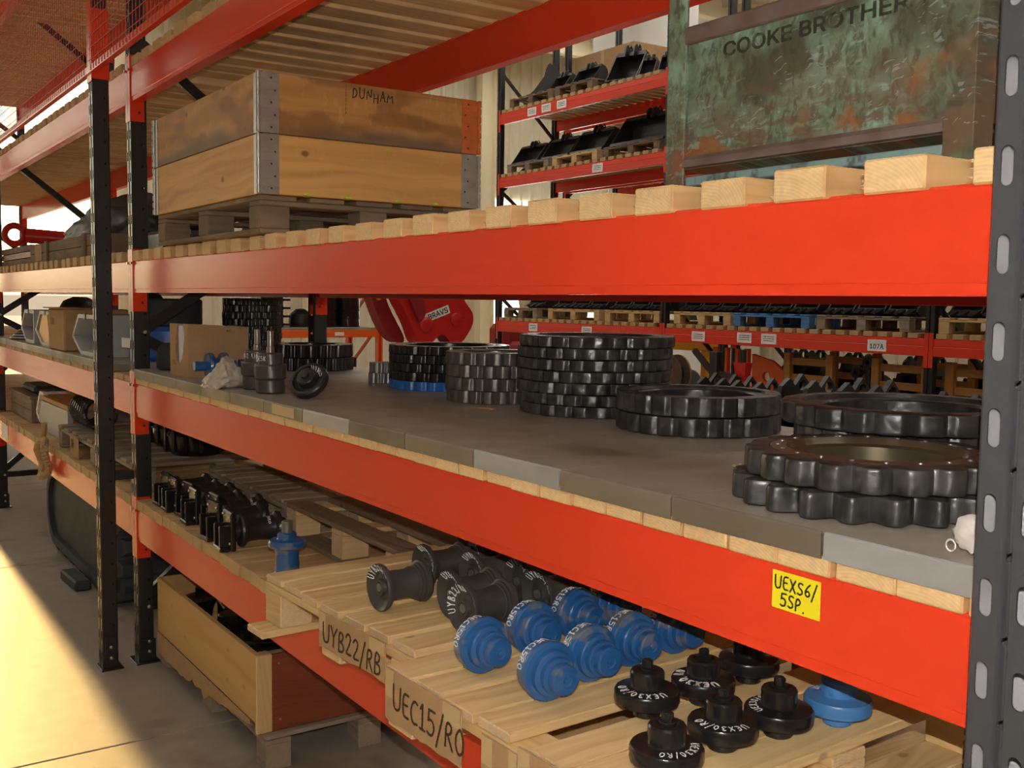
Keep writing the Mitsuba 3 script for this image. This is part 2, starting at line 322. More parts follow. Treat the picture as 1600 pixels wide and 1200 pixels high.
principled('hessian', lambda p, n, uv: mix((0.55, 0.40, 0.20), (0.38, 0.26, 0.12), noise(p.x * 160, p.y * 160, p.z * 160)), 0.9)
principled('cloth', (0.62, 0.58, 0.55), 0.9)
principled('lime', (0.50, 0.62, 0.05), 0.6)
principled('orange_plastic', (0.80, 0.16, 0.04), 0.4)
scene['cloudy_film'] = {'type': 'twosided', 'bsdf': {'type': 'principled', 'base_color': mikit.proc(lambda p, n, uv: mix((0.36, 0.31, 0.235), (0.52, 0.47, 0.39), fbm(p.x * 30, p.y * 30, p.z * 30))), 'roughness': 0.28, 'specular': 0.6}}
scene['pane_glass'] = {'type': 'thindielectric'}
# ------------------------------------------------------------------ the building
XL, XR, YF, YB, HT = -16.0, 9.0, -4.6, 12.5, 6.6
structure('floor', box(XL, XR, YF, YB, -0.25, -0.016), 'joint_dark', 'grey concrete warehouse floor, sunlit along the aisle')
fx = [XL, -12.4, -9.3, -6.25, -3.22, -0.2, 2.8, 5.9, XR]; fy = [YF, -0.9 - 1.15, 3.9, 8.2, YB]
for i in range(len(fx) - 1):
    for j in range(len(fy) - 1):
        part('floor', 'slab', bev(fx[i] + .003, fx[i + 1] - .003, fy[j] + .003, fy[j + 1] - .003, -0.12, 0.0, 0.004), 'concrete')
structure('ground_outside', cat([box(-90, XL, -60, 60, -0.3, -0.03), box(XR, 40, -60, 60, -0.3, -0.03), box(XL, XR, -60, YF, -0.3, -0.03), box(XL, XR, YB, 60, -0.3, -0.03)]), 'yard', 'pale concrete yard outside the doorways')
def clad(x0, x1, z0, z1, pitch=0.25):
    """ribbed sheet in the xz plane, facing -y, as one profile swept upwards"""
    pts, x = [], x0
    while x < x1 - 1e-6:
        e = min(x + pitch, x1); pts += [(x, 0), (min(x + pitch * .52, e), 0), (min(x + pitch * .64, e), -.035), (min(x + pitch * .88, e), -.035)]; x = e
    pts.append((x1, 0))
    return extrude_z(Polygon(pts + [(x1, .03), (x0, .03)]), z0, z1)
# left wall: a big open doorway onto the aisle, a pier, a second opening, then ribbed cladding with steel columns
DOOR_Y = -0.075
structure('wall_left', cat([box(XL - .15, XL, DOOR_Y, 0.98, 0, HT), box(XL - .15, XL, YF, 0.98, 5.4, HT), box(XL - .15, XL, 0.98, 2.62, 5.6, HT)]), 'cladding', 'pale cladding wall with open doorways at the far end of the aisle')
def wall_panel(x, y0, y1, z0, z1):
    m = clad(y0, y1, z0, z1); m.apply_transform(np.array([[0, -1, 0, x], [1, 0, 0, 0], [0, 0, 1, 0], [0, 0, 0, 1.0]])); return m
y = 2.62
while y < YB - .01:
    part('wall_left', 'panel', wall_panel(XL, y + .004, min(y + 1.0, YB) - .004, 0, 3.2), 'cladding')
    part('wall_left', 'panel', wall_panel(XL, y + .004, min(y + 1.0, YB) - .004, 3.21, HT), 'cladding'); y += 1.0
x = XL
WHITE = (-13.2, -9.6)
structure('wall_back', box(XL, XR, YB + .03, YB + .12, 0, HT), 'cladding', 'ribbed cream cladding wall behind the far racking')
while x < XR - .01:
    part('wall_back', 'panel', tr(clad(x + .004, x + .996, 0, 3.2), (0, YB, 0)), 'cladding')
    part('wall_back', 'panel', tr(clad(x + .004, x + .996, 3.21, HT), (0, YB, 0)), 'cladding'); x += 1.0
structure('wall_front', box(XL, XR, YF - .15, YF, 0, HT), "grey_paint", 'pale cladding wall along the aisle behind the camera')
structure('wall_right', box(XR, XR + .15, YF, YB, 0, HT), 'cladding', 'pale cladding wall at the near end of the hall')
def column(x, y, w=.2, d=.3, h=HT):
    t = .012
    return cat([box(x - w / 2, x + w / 2, y - d / 2, y - d / 2 + t, 0, h), box(x - w / 2, x + w / 2, y + d / 2 - t, y + d / 2, 0, h), box(x - t / 2, x + t / 2, y - d / 2, y + d / 2, 0, h)])
for (x, y) in [(XL + .25, 9.35), (XL + .25, 5.9), (XL + .25, 2.75), (-10.6, YB - .22), (-5.2, YB - .22), (.2, YB - .22)]:
    structure('trim_1', column(x, y), 'cream_steel', 'cream steel column against the cladding')
# roof with rafters, purlins and glazed rooflights
rl = [(-14.6, -12.9), (-10.4, -8.7), (-6.2, -4.5), (-2.0, -0.3), (2.2, 3.9)]
holes = [box(a, b, 1.2, 11.2, HT - .5, HT + .6) for a, b in rl] + [box(a, b, -4.2, -0.6, HT - .5, HT + .6) for a, b in rl]
roof = to3(box(XL, XR, YF, YB, HT, HT + .12))
for h in holes: roof = roof - to3(h)
structure('ceiling', from3(roof), 'roof_sheet', 'pale sheet roof with rooflights')
for i, x in enumerate(np.arange(-15.0, 9, 3.4)):
    part('ceiling', 'rafter', cat([box(x - .09, x + .09, YF, YB, HT - .36, HT - .345), box(x - .09, x + .09, YF, YB, HT - .015, HT), box(x - .006, x + .006, YF, YB, HT - .36, HT)]), 'cream_steel')
for y in np.arange(-3.8, 12.4, 1.5):
    part('ceiling', 'purlin', box(XL, XR, y - .03, y + .03, HT - .15, HT), 'roof_sheet')
for k, (a, b) in enumerate(rl):
    for (ya, yb) in ((1.2, 11.2), (-4.2, -0.6)):
        key = numbered('window_1')
        q = trimesh.Trimesh([[a, ya, HT + .06], [b, ya, HT + .06], [b, yb, HT + .06], [a, yb, HT + .06]], [[0, 2, 1], [0, 3, 2]], process=False)
        scene[key] = {**mikit.ply(q, 'white_paint'), 'emitter': {'type': 'area', 'radiance': rgb(*((1.9, 1.88, 1.8) if ya > 0 else (0.95, 0.95, 0.91)))}}
        labels[key] = {'kind': 'structure', 'label': 'translucent rooflight panel glowing with daylight'}
# ------------------------------------------------------------------ the near pallet racking
PITCH = 0.094
def upright_mesh(h, slot_round=False, w=0.077, d=0.066, holes=True, z0=0.0):
    path = LineString([(.014, d), (.003, d), (0, d - .003), (0, .004), (.004, 0), (.031, 0), (.033, .003), (.035, .011), (.042, .011), (.044, .003), (.046, 0), (w - .004, 0), (w, .004), (w, d - .003), (w - .003, d), (w - .014, d)])
    prof = path.buffer(.0013, cap_style='flat', join_style='mitre')
    m = to3(extrude_z(prof, z0, h))
    if holes:
        cuts, z = [], z0 + 0.06
        while z < h - .05:
            for cx in (.0168, .0602):
                if slot_round:
                    s = LineString([(cx, z - .014), (cx, z + .014)]).buffer(.0075, quad_segs=4)
                    cuts.append(extrude_y(s, -.006, .006))
                else: cuts.append(box(cx - .007, cx + .007, -.006, .006, z - .02, z + .02))
            cuts.append(cyl((w - .01, d * .72, z + PITCH / 2), (w + .01, d * .72, z + PITCH / 2), .006, 8))
            if slot_round: cuts.append(cyl((.0385, .005, z + PITCH / 2), (.0385, .02, z + PITCH / 2), .0058, 10))
            z += PITCH
        m = m - to3(cat(cuts))
    return from3(m)
RACK = thing('pallet_rack', 'red and black pallet racking of timber decks filling the foreground, loaded with machine parts', 'pallet racking')
UX, UX2, XLB, XLC = -4.157, 0.103, -8.335, -12.513              # left edges of the frames: middle, near, far
DEPTH = 0.935
LV = dict(L1=(.577, .726), L2=(1.149, 1.301), L3=(1.708, 1.852), L4=(2.551, 2.704), L5=(3.665, 3.820))
up_m = upright_mesh(2.95); up_d = mikit.ply(up_m, 'black_paint')
up_t = upright_mesh(4.3); up_td = mikit.ply(up_t, 'black_paint')
foot = cat([bev(-.03, .107, -.02, .09, 0, .006, .002), bev(.078, .083, .0, .075, 0, .11, .002)])
for x in (XLC, XLB, UX, UX2):
    for y, flip in ((0.0, 1), (DEPTH, -1)):
        k = numbered(RACK + '__upright')
        scene[k] = {**up_td, 'to_world': M((x, y, 0)) if flip == 1 else M((x + .077, y, 0), rz=PI)}
        put(numbered(k + '__foot'), tr(foot, (x, y if flip == 1 else y - .07, 0)), 'black_paint')
        for zb in (.05, .098):
            put(numbered(k + '__bolt'), lathe([(0, 0), (.008, 0), (.008, .004), (.004, .007), (0, .007)], 8, 'x').apply_translation([x + .083, y + (.045 if flip == 1 else -.03), zb]), 'zinc')
    # braces of the frame: flat channels between the two posts
    xm, y0, y1 = x + .038, .05, DEPTH - .05
    zz = [.16, .67, 1.53, 2.40, 3.20, 4.0]
    def brace(za, zb, rev):
        a, b = ((xm, y0, za), (xm, y1, zb)) if not rev else ((xm, y1, za), (xm, y0, zb))
        return part(RACK, 'brace', bar(a, b, .036, .045, up=(1, 0, 0) if False else (0, 0, 1)), 'black_paint')
    brace(.26, .26, False); brace(.30, 1.02, False); brace(1.50, 1.05, False); brace(1.54, 2.10, False); brace(2.82, 2.17, False); brace(4.08, 3.46, False)
    for zb in (.26, 1.53):
        part(RACK, 'bolt', tr(lathe([(0, 0), (.009, 0), (.009, .005), (.004, .008), (0, .008)], 8, 'x'), (x + .078, .047, zb)), 'zinc')
# beams: box section with a rebated face and pressed lines
def beam_prof(h):
    return Polygon([(0.002, 0), (.048, 0), (.05, .002), (.05, h), (.012, h), (.010, h - .004), (.0045, h - .004), (0.002, h - .006), (.0004, h * .70), (0, h * .40), (0, h * .125), (0.0022, h * .115), (0.0022, .003)])
def connector_mesh(side, h):
    """plate hooked on a post: half of its front face and the cheek next to the beam; side = +1 at a beam's left end"""
    a = bev(-.0395, -.001, -.0045, -.0015, -.085, h + .05, .0012); b = bev(-.0025, .0015, -.004, .058, -.085, h + .05, .0012)
    m = cat([a, b])
    if side < 0: m.apply_scale([-1, 1, 1]); m.invert()
    return m
def beam(level, xa, xb, rear=False):
    z0, z1 = LV[level]; y = DEPTH - .002 if rear else 0.0
    if rear and level == 'L3': z0 -= .012
    p = beam_prof(z1 - z0)
    m = extrude_x(p, xa, xb)
    if rear: m.apply_scale([1, -1, 1]); m.invert()
    k = part(RACK, 'beam', tr(m, (0, y, z0)), 'red_paint')
    for side, x in ((1, xa), (-1, xb)):
        c = connector_mesh(side, z1 - z0)
        if rear: c.apply_scale([1, -1, 1]); c.invert()
        put(numbered(k + '__connector'), tr(c, (x - .0005 * side, y, z0)), 'red_paint')
        pin = lathe([(0, 0), (.0075, 0), (.0075, .003), (.003, .007), (0, .007)], 10, 'y')
        pin = tr(pin, (0, -.007, 0)) if True else pin
        if rear: pin.apply_scale([1, -1, 1]); pin.invert()
        put(numbered(k + '__safety_pin'), tr(pin, (x - side * .012, y + (.0045 if rear else -.0045), z0 + (z1 - z0) * .92)), 'zinc')
        put(numbered(k + '__hole'), tr(lathe([(0, 0), (.0055, 0), (.0055, .0012), (0, .0012)], 10, 'x'), (x + .0014 * side if side > 0 else x - .0026, y + (-.036 if rear else .036), z0 - .045)), 'satin_black')
BAYS = [(UX + .0785, UX2 - .0015), (XLB + .0785, UX - .0015), (XLC + .0785, XLB - .0015)]
for bi, (xa, xb) in enumerate(BAYS):
    for lv in LV:
        beam(lv, xa, xb); beam(lv, xa, xb, True)
# timber slats laid front to back on the beams
slat_bank = {}
def slat_dict(w, h, L, mat, k):
    key = (w, h, L, mat, k)
    if key not in slat_bank:
        seed_[0] += 1; slat_bank[key] = wdict(bev(0, w, 0, L, 0, h, .0025), 1, mat, seed_[0])
    return slat_bank[key]
def rough_slat(w, h, L, seed):
    """a sawn slat with torn fibres along its left edge"""
    r = random.Random(seed); ms = [bev(0, w, 0, L, 0, h, .003)]
    for k in range(9):
        z = r.uniform(.1, .95) * h; a = r.uniform(.003, .009)
        ms.append(hull([(0.001, .004, z - .0016), (0.001, .004, z + .0016), (0.001, .035, z), (-a, r.uniform(.0, .012), z + r.uniform(-.003, .003))]))
    return cat(ms)
SLAT_TOP = {}
def deck(level, bay, w, pitch, h, y0, mat, L=0.975):
    xa, xb = BAYS[bay]; z = LV[level][1] - .004; x, i, r = xa + .004, 0, random.Random(hash((level, bay)) % 1000 if False else (ord(level[1]) * 7 + bay))
    while x + w < xb + .001:
        hh = h + r.choice([-.0015, 0, .0012]); jy = r.uniform(-.004, .004); k = r.randrange(7)
        key = numbered(RACK + '__slat')
        if bay == 0 and level == 'L3' and x > -1.2:
            seed_[0] += 1; d = wdict(rough_slat(w, hh, L, seed_[0]), 1, mat, seed_[0])
        else: d = slat_dict(w, round(hh, 4), L, mat, k)
        scene[key] = {**d, 'to_world': M((x + r.uniform(-.003, .003), y0 + jy, z))}
        x += pitch; i += 1
    SLAT_TOP[level] = z + h
for b in (0, 1):
    deck('L1', b, .098, .1045, .045, -.004, 'pine_dull'); deck('L2', b, .100, .1045, .030, -.003, 'pine' if b == 0 else 'pine_dull')
    deck('L3', b, .098, .1620, .048, -.002, 'pine' if b == 0 else 'pine_dull'); deck('L4', b, .112, .1620, .045, .004, 'pine_dull')
deck('L5', 1, .112, .1620, .045, .004, 'pine_dull'); deck('L5', 0, .112, .1620, .045, .004, 'pine_dull')
for lv, w, pt, h in (('L1', .098, .1045, .045), ('L2', .1, .1045, .03), ('L3', .098, .162, .048), ('L4', .112, .162, .045), ('L5', .112, .162, .045)):
    m, uv = grainuv(cat([bev(x, x + w, -.002, .973, LV[lv][1] - .004, LV[lv][1] - .004 + h, .0025) for x in np.arange(BAYS[2][0] + .004, BAYS[2][1] - w, pt)]), 1, ord(lv[1]))
    k = part(RACK, 'deck_slats', m, 'pine_dull', uv=uv); labels[k] = {'label': 'timber deck slats of the farthest bay', 'kind': 'stuff'}
# folded sheet trays on the middle deck, lipped over the front edge
TRAY_Z = 1.366
def tray(x0, x1, parent, clean=False):
    w = x1 - x0
    top = box(0, w, -.012, .955, TRAY_Z - .003, TRAY_Z)
    part(parent, 'top', tr(hull([(0, -.008, TRAY_Z), (w, -.008, TRAY_Z), (0, .955, TRAY_Z), (w, .955, TRAY_Z), (0, -.008, TRAY_Z - .003), (w, -.008, TRAY_Z - .003), (0, .955, TRAY_Z - .003), (w, .955, TRAY_Z - .003)]), (x0, 0, 0)), 'tray_top')
    lip = extrude_x(Polygon([(-.0125, TRAY_Z - .041), (-.0095, TRAY_Z - .041), (-.0095, TRAY_Z - .006), (-.0075, TRAY_Z - .0031), (-.0075, TRAY_Z), (-.0095, TRAY_Z - .0006), (-.0117, TRAY_Z - .0028), (-.0125, TRAY_Z - .006)]), x0 + .0015, x1 - .0015)
    part(parent, 'front_lip', lip, 'galv_clean' if clean else 'galvanised', smooth=50)
    fl = cat([box(x0 + .001, x0 + .003, -.008, .95, TRAY_Z - .036, TRAY_Z - .003), box(x1 - .003, x1 - .001, -.008, .95, TRAY_Z - .036, TRAY_Z - .003)])
    part(parent, 'side_fold', fl, 'galvanised')
xs = [-4.052 + .3190 * i for i in range(14)]
ordn = ['first', 'second', 'third', 'fourth', 'fifth', 'sixth', 'seventh', 'eighth', 'ninth', 'tenth', 'eleventh', 'twelfth', 'thirteenth', 'fourteenth']
for i in range(13):
    t = thing('steel_deck_tray', f'{ordn[i]} folded steel tray of the middle shelf, counted from the middle posts', 'shelf tray', 'steel trays on the middle shelf')
    tray(xs[i] + .001, xs[i + 1] - .001, t, i in (6, 9, 12))
xl = [-8.24 + .3155 * i for i in range(14)]
for i in range(13):
    if i == 12 and xl[i + 1] > UX: break
    t = thing('steel_deck_tray', f'{ordn[i]} steel tray on the middle shelf of the far bay, counted from its far end', 'shelf tray', 'steel trays in the far bay')
    tray(xl[i] + .001, min(xl[i + 1], UX - .006) - .001, t)
# ------------------------------------------------------------------ guard posts and mesh in front of the racking
GUARD = thing('mesh_guard', 'red wire mesh guard carried by black slotted posts in front of the racking', 'mesh guard')
GY = -.16
gp = upright_mesh(2.70); gpd = mikit.ply(gp, 'black_paint')
gp2 = mikit.ply(upright_mesh(2.70, True), 'post_grey', smooth=20)
for x, d in ((UX, gpd), (UX2 - .001, gp2), (XLB, gpd), (XLC, gpd)):
    k = numbered(GUARD + '__post'); scene[k] = {**d, 'to_world': M((x, GY, 0))}
    put(numbered(k + '__base_plate'), cat([bev(x - .01, x + .11, GY - .012, GY + .085, 0, .006, .002), bev(x + .0785, x + .083, GY + .008, GY + .06, 0, .15, .002)]), 'black_paint')
    for zb in (.05, .1): put(numbered(k + '__bolt'), tr(lathe([(0, 0), (.008, 0), (.008, .004), (.004, .007), (0, .007)], 8, 'x'), (x + .083, GY + .035, zb)), 'zinc')
    for zt in (.86,): put(numbered(k + '__spacer'), box(x + .02, x + .06, GY + .067, -.006, zt, zt + .04), 'black_paint')
    if x > 0: put(numbered(k + '__inner_face'), cat([box(x + .0022, x + .0027, GY + .004, GY + .064, .02, 2.68), box(x + .0025, x + .03, GY + .0665, GY + .067, .02, 2.68)]), 'bare_inside')
    # red upper sleeve of the post
    put(numbered(k + '__sleeve'), cat([bev(x - .004, x + .081, GY - .005, GY - .002, 2.62, 3.95, .001), bev(x + .0795, x + .083, GY - .004, GY + .07, 2.63, 2.93, .001), bev(x - .006, x - .003, GY - .004, GY + .07, 2.62, 3.95, .001)]), 'red_paint')
    put(numbered(k + '__sleeve_post'), cat([box(x + .002, x + .075, GY - .001, GY + .001, 2.69, 3.6), box(x + .073, x + .075, GY, GY + .066, 2.93, 3.6), box(x + .002, x + .004, GY, GY + .066, 2.69, 3.6)]), 'black_paint')
MY = GY - .010
for xa, xb in ((UX + .0, UX2 + .06), (XLB, UX - .001), (XLC, XLB - .001)):
    part(GUARD, 'rail', extrude_x(Polygon([(MY - .002, 2.655), (MY + .022, 2.655), (MY + .022, 2.659), (MY + .002, 2.659), (MY + .002, 2.685), (MY - .002, 2.685)]), xa, xb), 'red_paint')
    vs = []
    xa += .084; xb -= .006
    for x in np.arange(xa + .02, xb, .05): vs.append(bar((x, MY - .004, 2.66), (x, MY - .004, 3.9), .0024, .0024, up=(1, 0, 0)))
    for z in np.arange(2.70, 3.9, .05): vs.append(bar((xa, MY - .007, z), (xb, MY - .007, z), .0024, .0024))
    k = part(GUARD, 'wire_mesh', cat(vs), 'red_mesh'); labels[k] = {'kind': 'stuff', 'label': 'fine red welded wire mesh'}
# ------------------------------------------------------------------ pallets
def pallet(label, x0, y0, z0, w, d, h, mat, run='y', n=6, group=None, bw=.095, seed=1, mat2=None, gaps=None, bottom=True, name='pallet', cat_='pallet', over=0.0, nb=3, rz=0.0, bo=0.0):
    """deck boards run along y (or x); three rows of blocks under three stringer boards across them; bottom boards along the deck"""
    t = thing(name, label, cat_, group); r = random.Random(seed); tb = .016 * h / .14 * 1.15
    def B(parent, nm, a0, a1, b0, b1, c0, c1, along, mt=None):      # a along the boards' run, b across
        bx = (b0, b1, a0, a1) if run == 'y' else (a0, a1, b0, b1)
        ax = {'y': 1, 'x': 0}[run] if along else {'y': 0, 'x': 1}[run]
        return wpart(parent, nm, bev(bx[0], bx[1], bx[2], bx[3], c0, c1, .0025), ax, mt or mat, at=M((x0, y0, z0), rz=rz))
    A, Bd = (d, w) if run == 'y' else (w, d)
    pos = gaps or [i * (Bd - bw) / (n - 1) for i in range(n)]
    for i, b in enumerate(pos):
        ww = bw * r.uniform(.94, 1.04); B(t, 'deck_board', -over + r.uniform(-.006, .006), A + r.uniform(-.006, .006), max(0, b), b + ww, h - tb + r.uniform(0, .001), h + r.uniform(0, .0012), True)
    sz = .095 if A > .7 else .075
    for a in [0, (A - sz) / 2, A - sz]:
        B(t, 'stringer', a, a + sz, 0, Bd, h - 2 * tb - .001, h - tb - .0005, False, mat2)
    for b in ([0, (Bd - .1) / 2, Bd - .1] if nb == 3 else [0, Bd - .1]):
        for a in [0, (A - sz) / 2, A - sz]:
            B(t, 'block', a, a + sz, b, b + .1, tb if bottom else 0, h - 2 * tb - .0015, False, mat2)
        if bottom: B(t, 'bottom_board', -(bo if bo < 0 or b == 0 else -.08 if bo else 0), A, b, b + .1, 0, tb - .0005, True)
    return t

# ------------------------------------------------------------------ top shelf: wooden collars on an old pallet
Z3 = SLAT_TOP['L3'] + .0015
CX0, CX1, CY0, CY1 = -3.565, -2.412, -.039, .765
pallet('weathered brown wooden pallet carrying the two stacked timber collars', CX0 + .01, CY0 + .005, Z3, CX1 - CX0 - .02, CY1 - CY0 - .01, .1185, 'pallet_old', run='x', n=5, bw=.13, seed=3)
def collar(label, z0, h, mat, hm_far, zoff):
    t = thing('pallet_collar', label, 'wooden collar', 'stacked timber collars'); th = .02
    for (a, b, c, d_, ax) in ((CX0 + .004, CX1 - .004, CY0, CY0 + th, 0), (CX0 + .004, CX1 - .004, CY1 - th, CY1, 0), (CX1 - th, CX1, CY0 + th + .001, CY1 - th - .001, 1), (CX0, CX0 + th, CY0 + th + .001, CY1 - th - .001, 1)):
        wpart(t, 'side_board', bev(a, b, c, d_, z0 + .0012, z0 + h - .0012, .002), ax, mat)
    for i, (cx, cy, sx, sy) in enumerate(((CX1, CY0, 1, -1), (CX1, CY1, 1, 1), (CX0, CY0, -1, -1), (CX0, CY1, -1, 1))):
        hm = hm_far if i == 1 else 'hinge_metal'
        wx, wy, q = .040, .066, .0022
        pl = [bev(min(cx, cx - sx * wx), max(cx, cx - sx * wx), min(cy, cy + sy * q), max(cy, cy + sy * q), z0 + .001 - max(zoff, 0) * 0, z0 + h - .004, .0008),
              bev(min(cx, cx + sx * q), max(cx, cx + sx * q), min(cy, cy - sy * wy), max(cy, cy - sy * wy), z0 + .001 - max(zoff, 0) * 0, z0 + h - .004, .0008),
              cyl((cx + sx * .004, cy + sy * .004, z0 + .001), (cx + sx * .004, cy + sy * .004, z0 + h - .002), .0042, 8)]
        for k in range(7):
            zz = z0 + h * (k + .5) / 7; pl.append(bev(min(cx + sx * .0022, cx + sx * .0034), max(cx + sx * .0022, cx + sx * .0034), min(cy - sy * .012, cy - sy * .064), max(cy - sy * .012, cy - sy * .064), zz - .0035 + .012, zz + .012, .0006)); pl.append(cyl((cx + sx * .004, cy + sy * .004, zz - .010), (cx + sx * .004, cy + sy * .004, zz + .010), .0072, 10))
            pl.append(bev(cx + sx * .001, cx + sx * .0032, min(cy - sy * .020, cy - sy * .030), max(cy - sy * .020, cy - sy * .030), zz - .006, zz + .006, .0005))
        hk = part(t, 'corner_hinge', cat(pl), hm)
        if hm == 'hinge_orange': labels[hk] = {'label': 'orange painted corner hinge'}
        rv = []
        for k in range(5):
            zz = z0 + h * (k + .5) / 5
            rv.append(tr(lathe([(0, 0), (.0035, 0), (.002, .002), (0, .002)], 7, 'x') if sx > 0 else lathe([(0, -.002), (.002, -.002), (.0035, 0), (0, 0)], 7, 'x'), (cx + sx * .0022, cy - sy * (.040 + .012 * (k % 2)), zz)))
        put(numbered(hk + '__rivet'), cat(rv), 'satin_black')
    return t
lo = collar('lower plain orange-brown timber collar standing on the old pallet', 2.0180, .189, 'collar_wood', 'hinge_metal', .012)
up = collar('upper stained timber collar with handwriting and one orange hinge', 2.2070, .190, 'collar_stained', 'hinge_orange', -.002)
s, wt = hand('DUNHAM', .030, w=.11, gap=.30, wob=.16, seed=5)
part(up, 'handwriting', place(slab(s, .0006), (CX1 + .0004, .281, 2.349), (0, .189, -.006), (0, 0, 1)), 'black_ink')
part(up, 'pencil_mark', cat([bev(CX1 + .0002, CX1 + .0009, .2555, .2580, z, z + r_, .0003) for z, r_ in ((2.295, .008), (2.307, .012), (2.323, .006), (2.333, .012), (2.35, .014), (2.37, .006), (2.38, .008))]), 'rust_brown')
for i, (yy, w) in enumerate(((.126, .05), (.267, .045), (.450, .04), (.595, .04))):
    cap = trimesh.creation.icosphere(2, 1.0); cap.apply_scale([.022, w / 2, .0062])
    k = thing('ball', f'yellow-green ball peeping out under the lower timber collar, {ordn[i]} from its near corner', 'ball', 'yellow-green balls under the collar')
    put(k, tr(cap, (CX1 - .016, yy, 2.0244)), 'lime', smooth=40)
k = thing('bottle', 'small dark bottle with orange cap standing inside the old pallet', 'bottle')
part(k, 'body', tr(lathe([(0, 0), (.018, 0), (.019, .003), (.019, .043), (.011, .050), (.011, .054), (0, .054)], 20), (-3.612, .10, Z3)), 'gloss_black', smooth=35)
part(k, 'cap', tr(lathe([(0, .0545), (.014, .0545), (.014, .074), (.011, .077), (0, .077)], 18), (-3.612, .10, Z3)), 'orange_plastic', smooth=35)

# ------------------------------------------------------------------ top shelf: the green steel stillage
SX0, SX1, SY0, SY1 = -.922, -.214, .300, .900
ST = thing('steel_stillage', 'battered green steel stillage with rust and black stencilled lettering', 'stillage')
lw, ZT = .054, 2.535
for (x, y, sx, sy) in ((SX0, SY0, 1, 1), (SX1, SY0, -1, 1), (SX0, SY1, 1, -1), (SX1, SY1, -1, -1)):
    a = [bev(min(x, x + sx * lw), max(x, x + sx * lw), min(y, y + sy * .005), max(y, y + sy * .005), Z3, ZT, .001),
         bev(min(x, x + sx * .005), max(x, x + sx * .005), min(y, y + sy * lw), max(y, y + sy * lw), Z3, ZT, .001),
         bev(min(x, x + sx * .062), max(x, x + sx * .062), min(y, y + sy * .062), max(y, y + sy * .062), Z3, Z3 + .006, .001)]
    part(ST, 'leg', cat(a), 'stillage_paint')
def dented(x0, x1, z0, z1, y, seed):
    nx, nz = 60, 50; X, Zz = np.meshgrid(np.linspace(x0, x1, nx), np.linspace(z0, z1, nz)); P = np.c_[X.ravel(), 0 * X.ravel(), Zz.ravel()]
    d = (meshkit.fbm(P * [9, 1, 9] + seed, 3, seed) - .5) * .013
    P[:, 1] = y + d; i = np.arange(nx * nz).reshape(nz, nx); q = np.stack([i[:-1, :-1], i[:-1, 1:], i[1:, 1:], i[1:, :-1]], -1).reshape(-1, 4)
    V = np.vstack([P, P + [0, .004, 0]]); n = nx * nz; F = np.vstack([q, q[:, ::-1] + n])
    return trimesh.Trimesh(V, np.vstack([F[:, [0, 1, 2]], F[:, [0, 2, 3]]]), process=False)
k = part(ST, 'front_panel', dented(SX0 + lw - .006, SX1 - lw + .006, 1.990, 2.262, SY0 + .012, 3), 'stillage_paint', smooth=True)
part(ST, 'rear_panel', tr(dented(SX0 + lw, SX1 - lw, 1.990, 2.10, SY1 - .018, 8), (0, 0, 0)), 'stillage_paint', smooth=True)
for sx, x in ((1, SX0 + .010), (-1, SX1 - .014)):
    m = dented(-SY1 + .02, -SY0 - .02, 1.99, 2.50 if sx < 0 else 2.22, 0, 11 + sx); m.apply_transform(np.array([[0, 1, 0, x], [-1, 0, 0, 0], [0, 0, 1, 0], [0, 0, 0, 1.0]])); part(ST, 'side_panel', m, 'stillage_paint', smooth=True)
part(ST, 'top_rail', extrude_x(Polygon([(-.004, 2.229), (-.001, 2.227), (.026, 2.229), (.026, 2.262), (0, 2.262), (-.004, 2.258)]), SX0 + lw, SX1 - lw).apply_translation([0, SY0 + .001, 0]), 'rust_brown')
part(ST, 'bottom_flange', extrude_x(Polygon([(-.006, 1.976), (.03, 1.976), (.03, 1.982), (.002, 1.983), (.002, 1.999), (-.006, 1.990)]), SX0 + lw, SX1 - lw).apply_translation([0, SY0 + .004, 0]), 'rust_brown')
part(ST, 'fork_rail', bev(SX0 + lw, SX1 - lw, SY0 + .006, SY0 + .04, 1.938, 1.957, .002), 'stillage_rail')
part(ST, 'floor_plate', box(SX0 + .01, SX1 - .01, SY0 + .02, SY1 - .02, 1.975, 1.981), 'stillage_paint')
part(ST, 'fork_rail', bev(SX0 + lw, SX1 - lw, SY1 - .06, SY1 - .02, 1.940, 1.958, .002), 'stillage_paint')
m = meshkit.text_mesh('COOKE BROTHERS', .027, .0006, bold=True)
m.apply_scale([.452 / m.extents[0], 1, 1])
part(ST, 'lettering', place(m, (-.767, SY0 + .0035, 2.184), (.446, 0, .003), (0, 0, 1)), 'stencil_black')
part(ST, 'lettering_lower', place(m.copy().apply_scale([1, 1, 1]), (-.767, SY0 + .0035, 2.184), (.446, 0, .003), (0, 0, 1)), 'stencil_black') if False else None

# ------------------------------------------------------------------ top shelf, far bay
k = thing('hydraulic_cylinder', 'red hydraulic cylinder with a round lifting eye on the far top shelf', 'hydraulic cylinder')
ring = trimesh.creation.torus(.078, .026, major_sections=32, minor_sections=12); ring.apply_scale([1, 1, 1.5]); ring.apply_transform(trimesh.transformations.rotation_matrix(PI / 2, [0, 1, 0]))
ex, ey_, ez = -9.17, .30, 2.205
part(k, 'eye', tr(ring, (ex, ey_, ez), rz=-.35), 'machine_red', smooth=40)
part(k, 'barrel', cyl((ex + .03, ey_ + .085, ez - .005), (ex + .12, .80, ez - .03), .062, 24), 'machine_red', smooth=30)
part(k, 'foot', cat([bev(ex - .02, ex + .20, .52, .64, Z3, ez - .085, .01)]), 'machine_red')
for i in range(4): part(k, 'hose', cyl((ex + .2 + .07 * i, .40, Z3 + .008), (ex + .27 + .07 * i, .40, Z3 + .15), .013, 8), 'zinc')
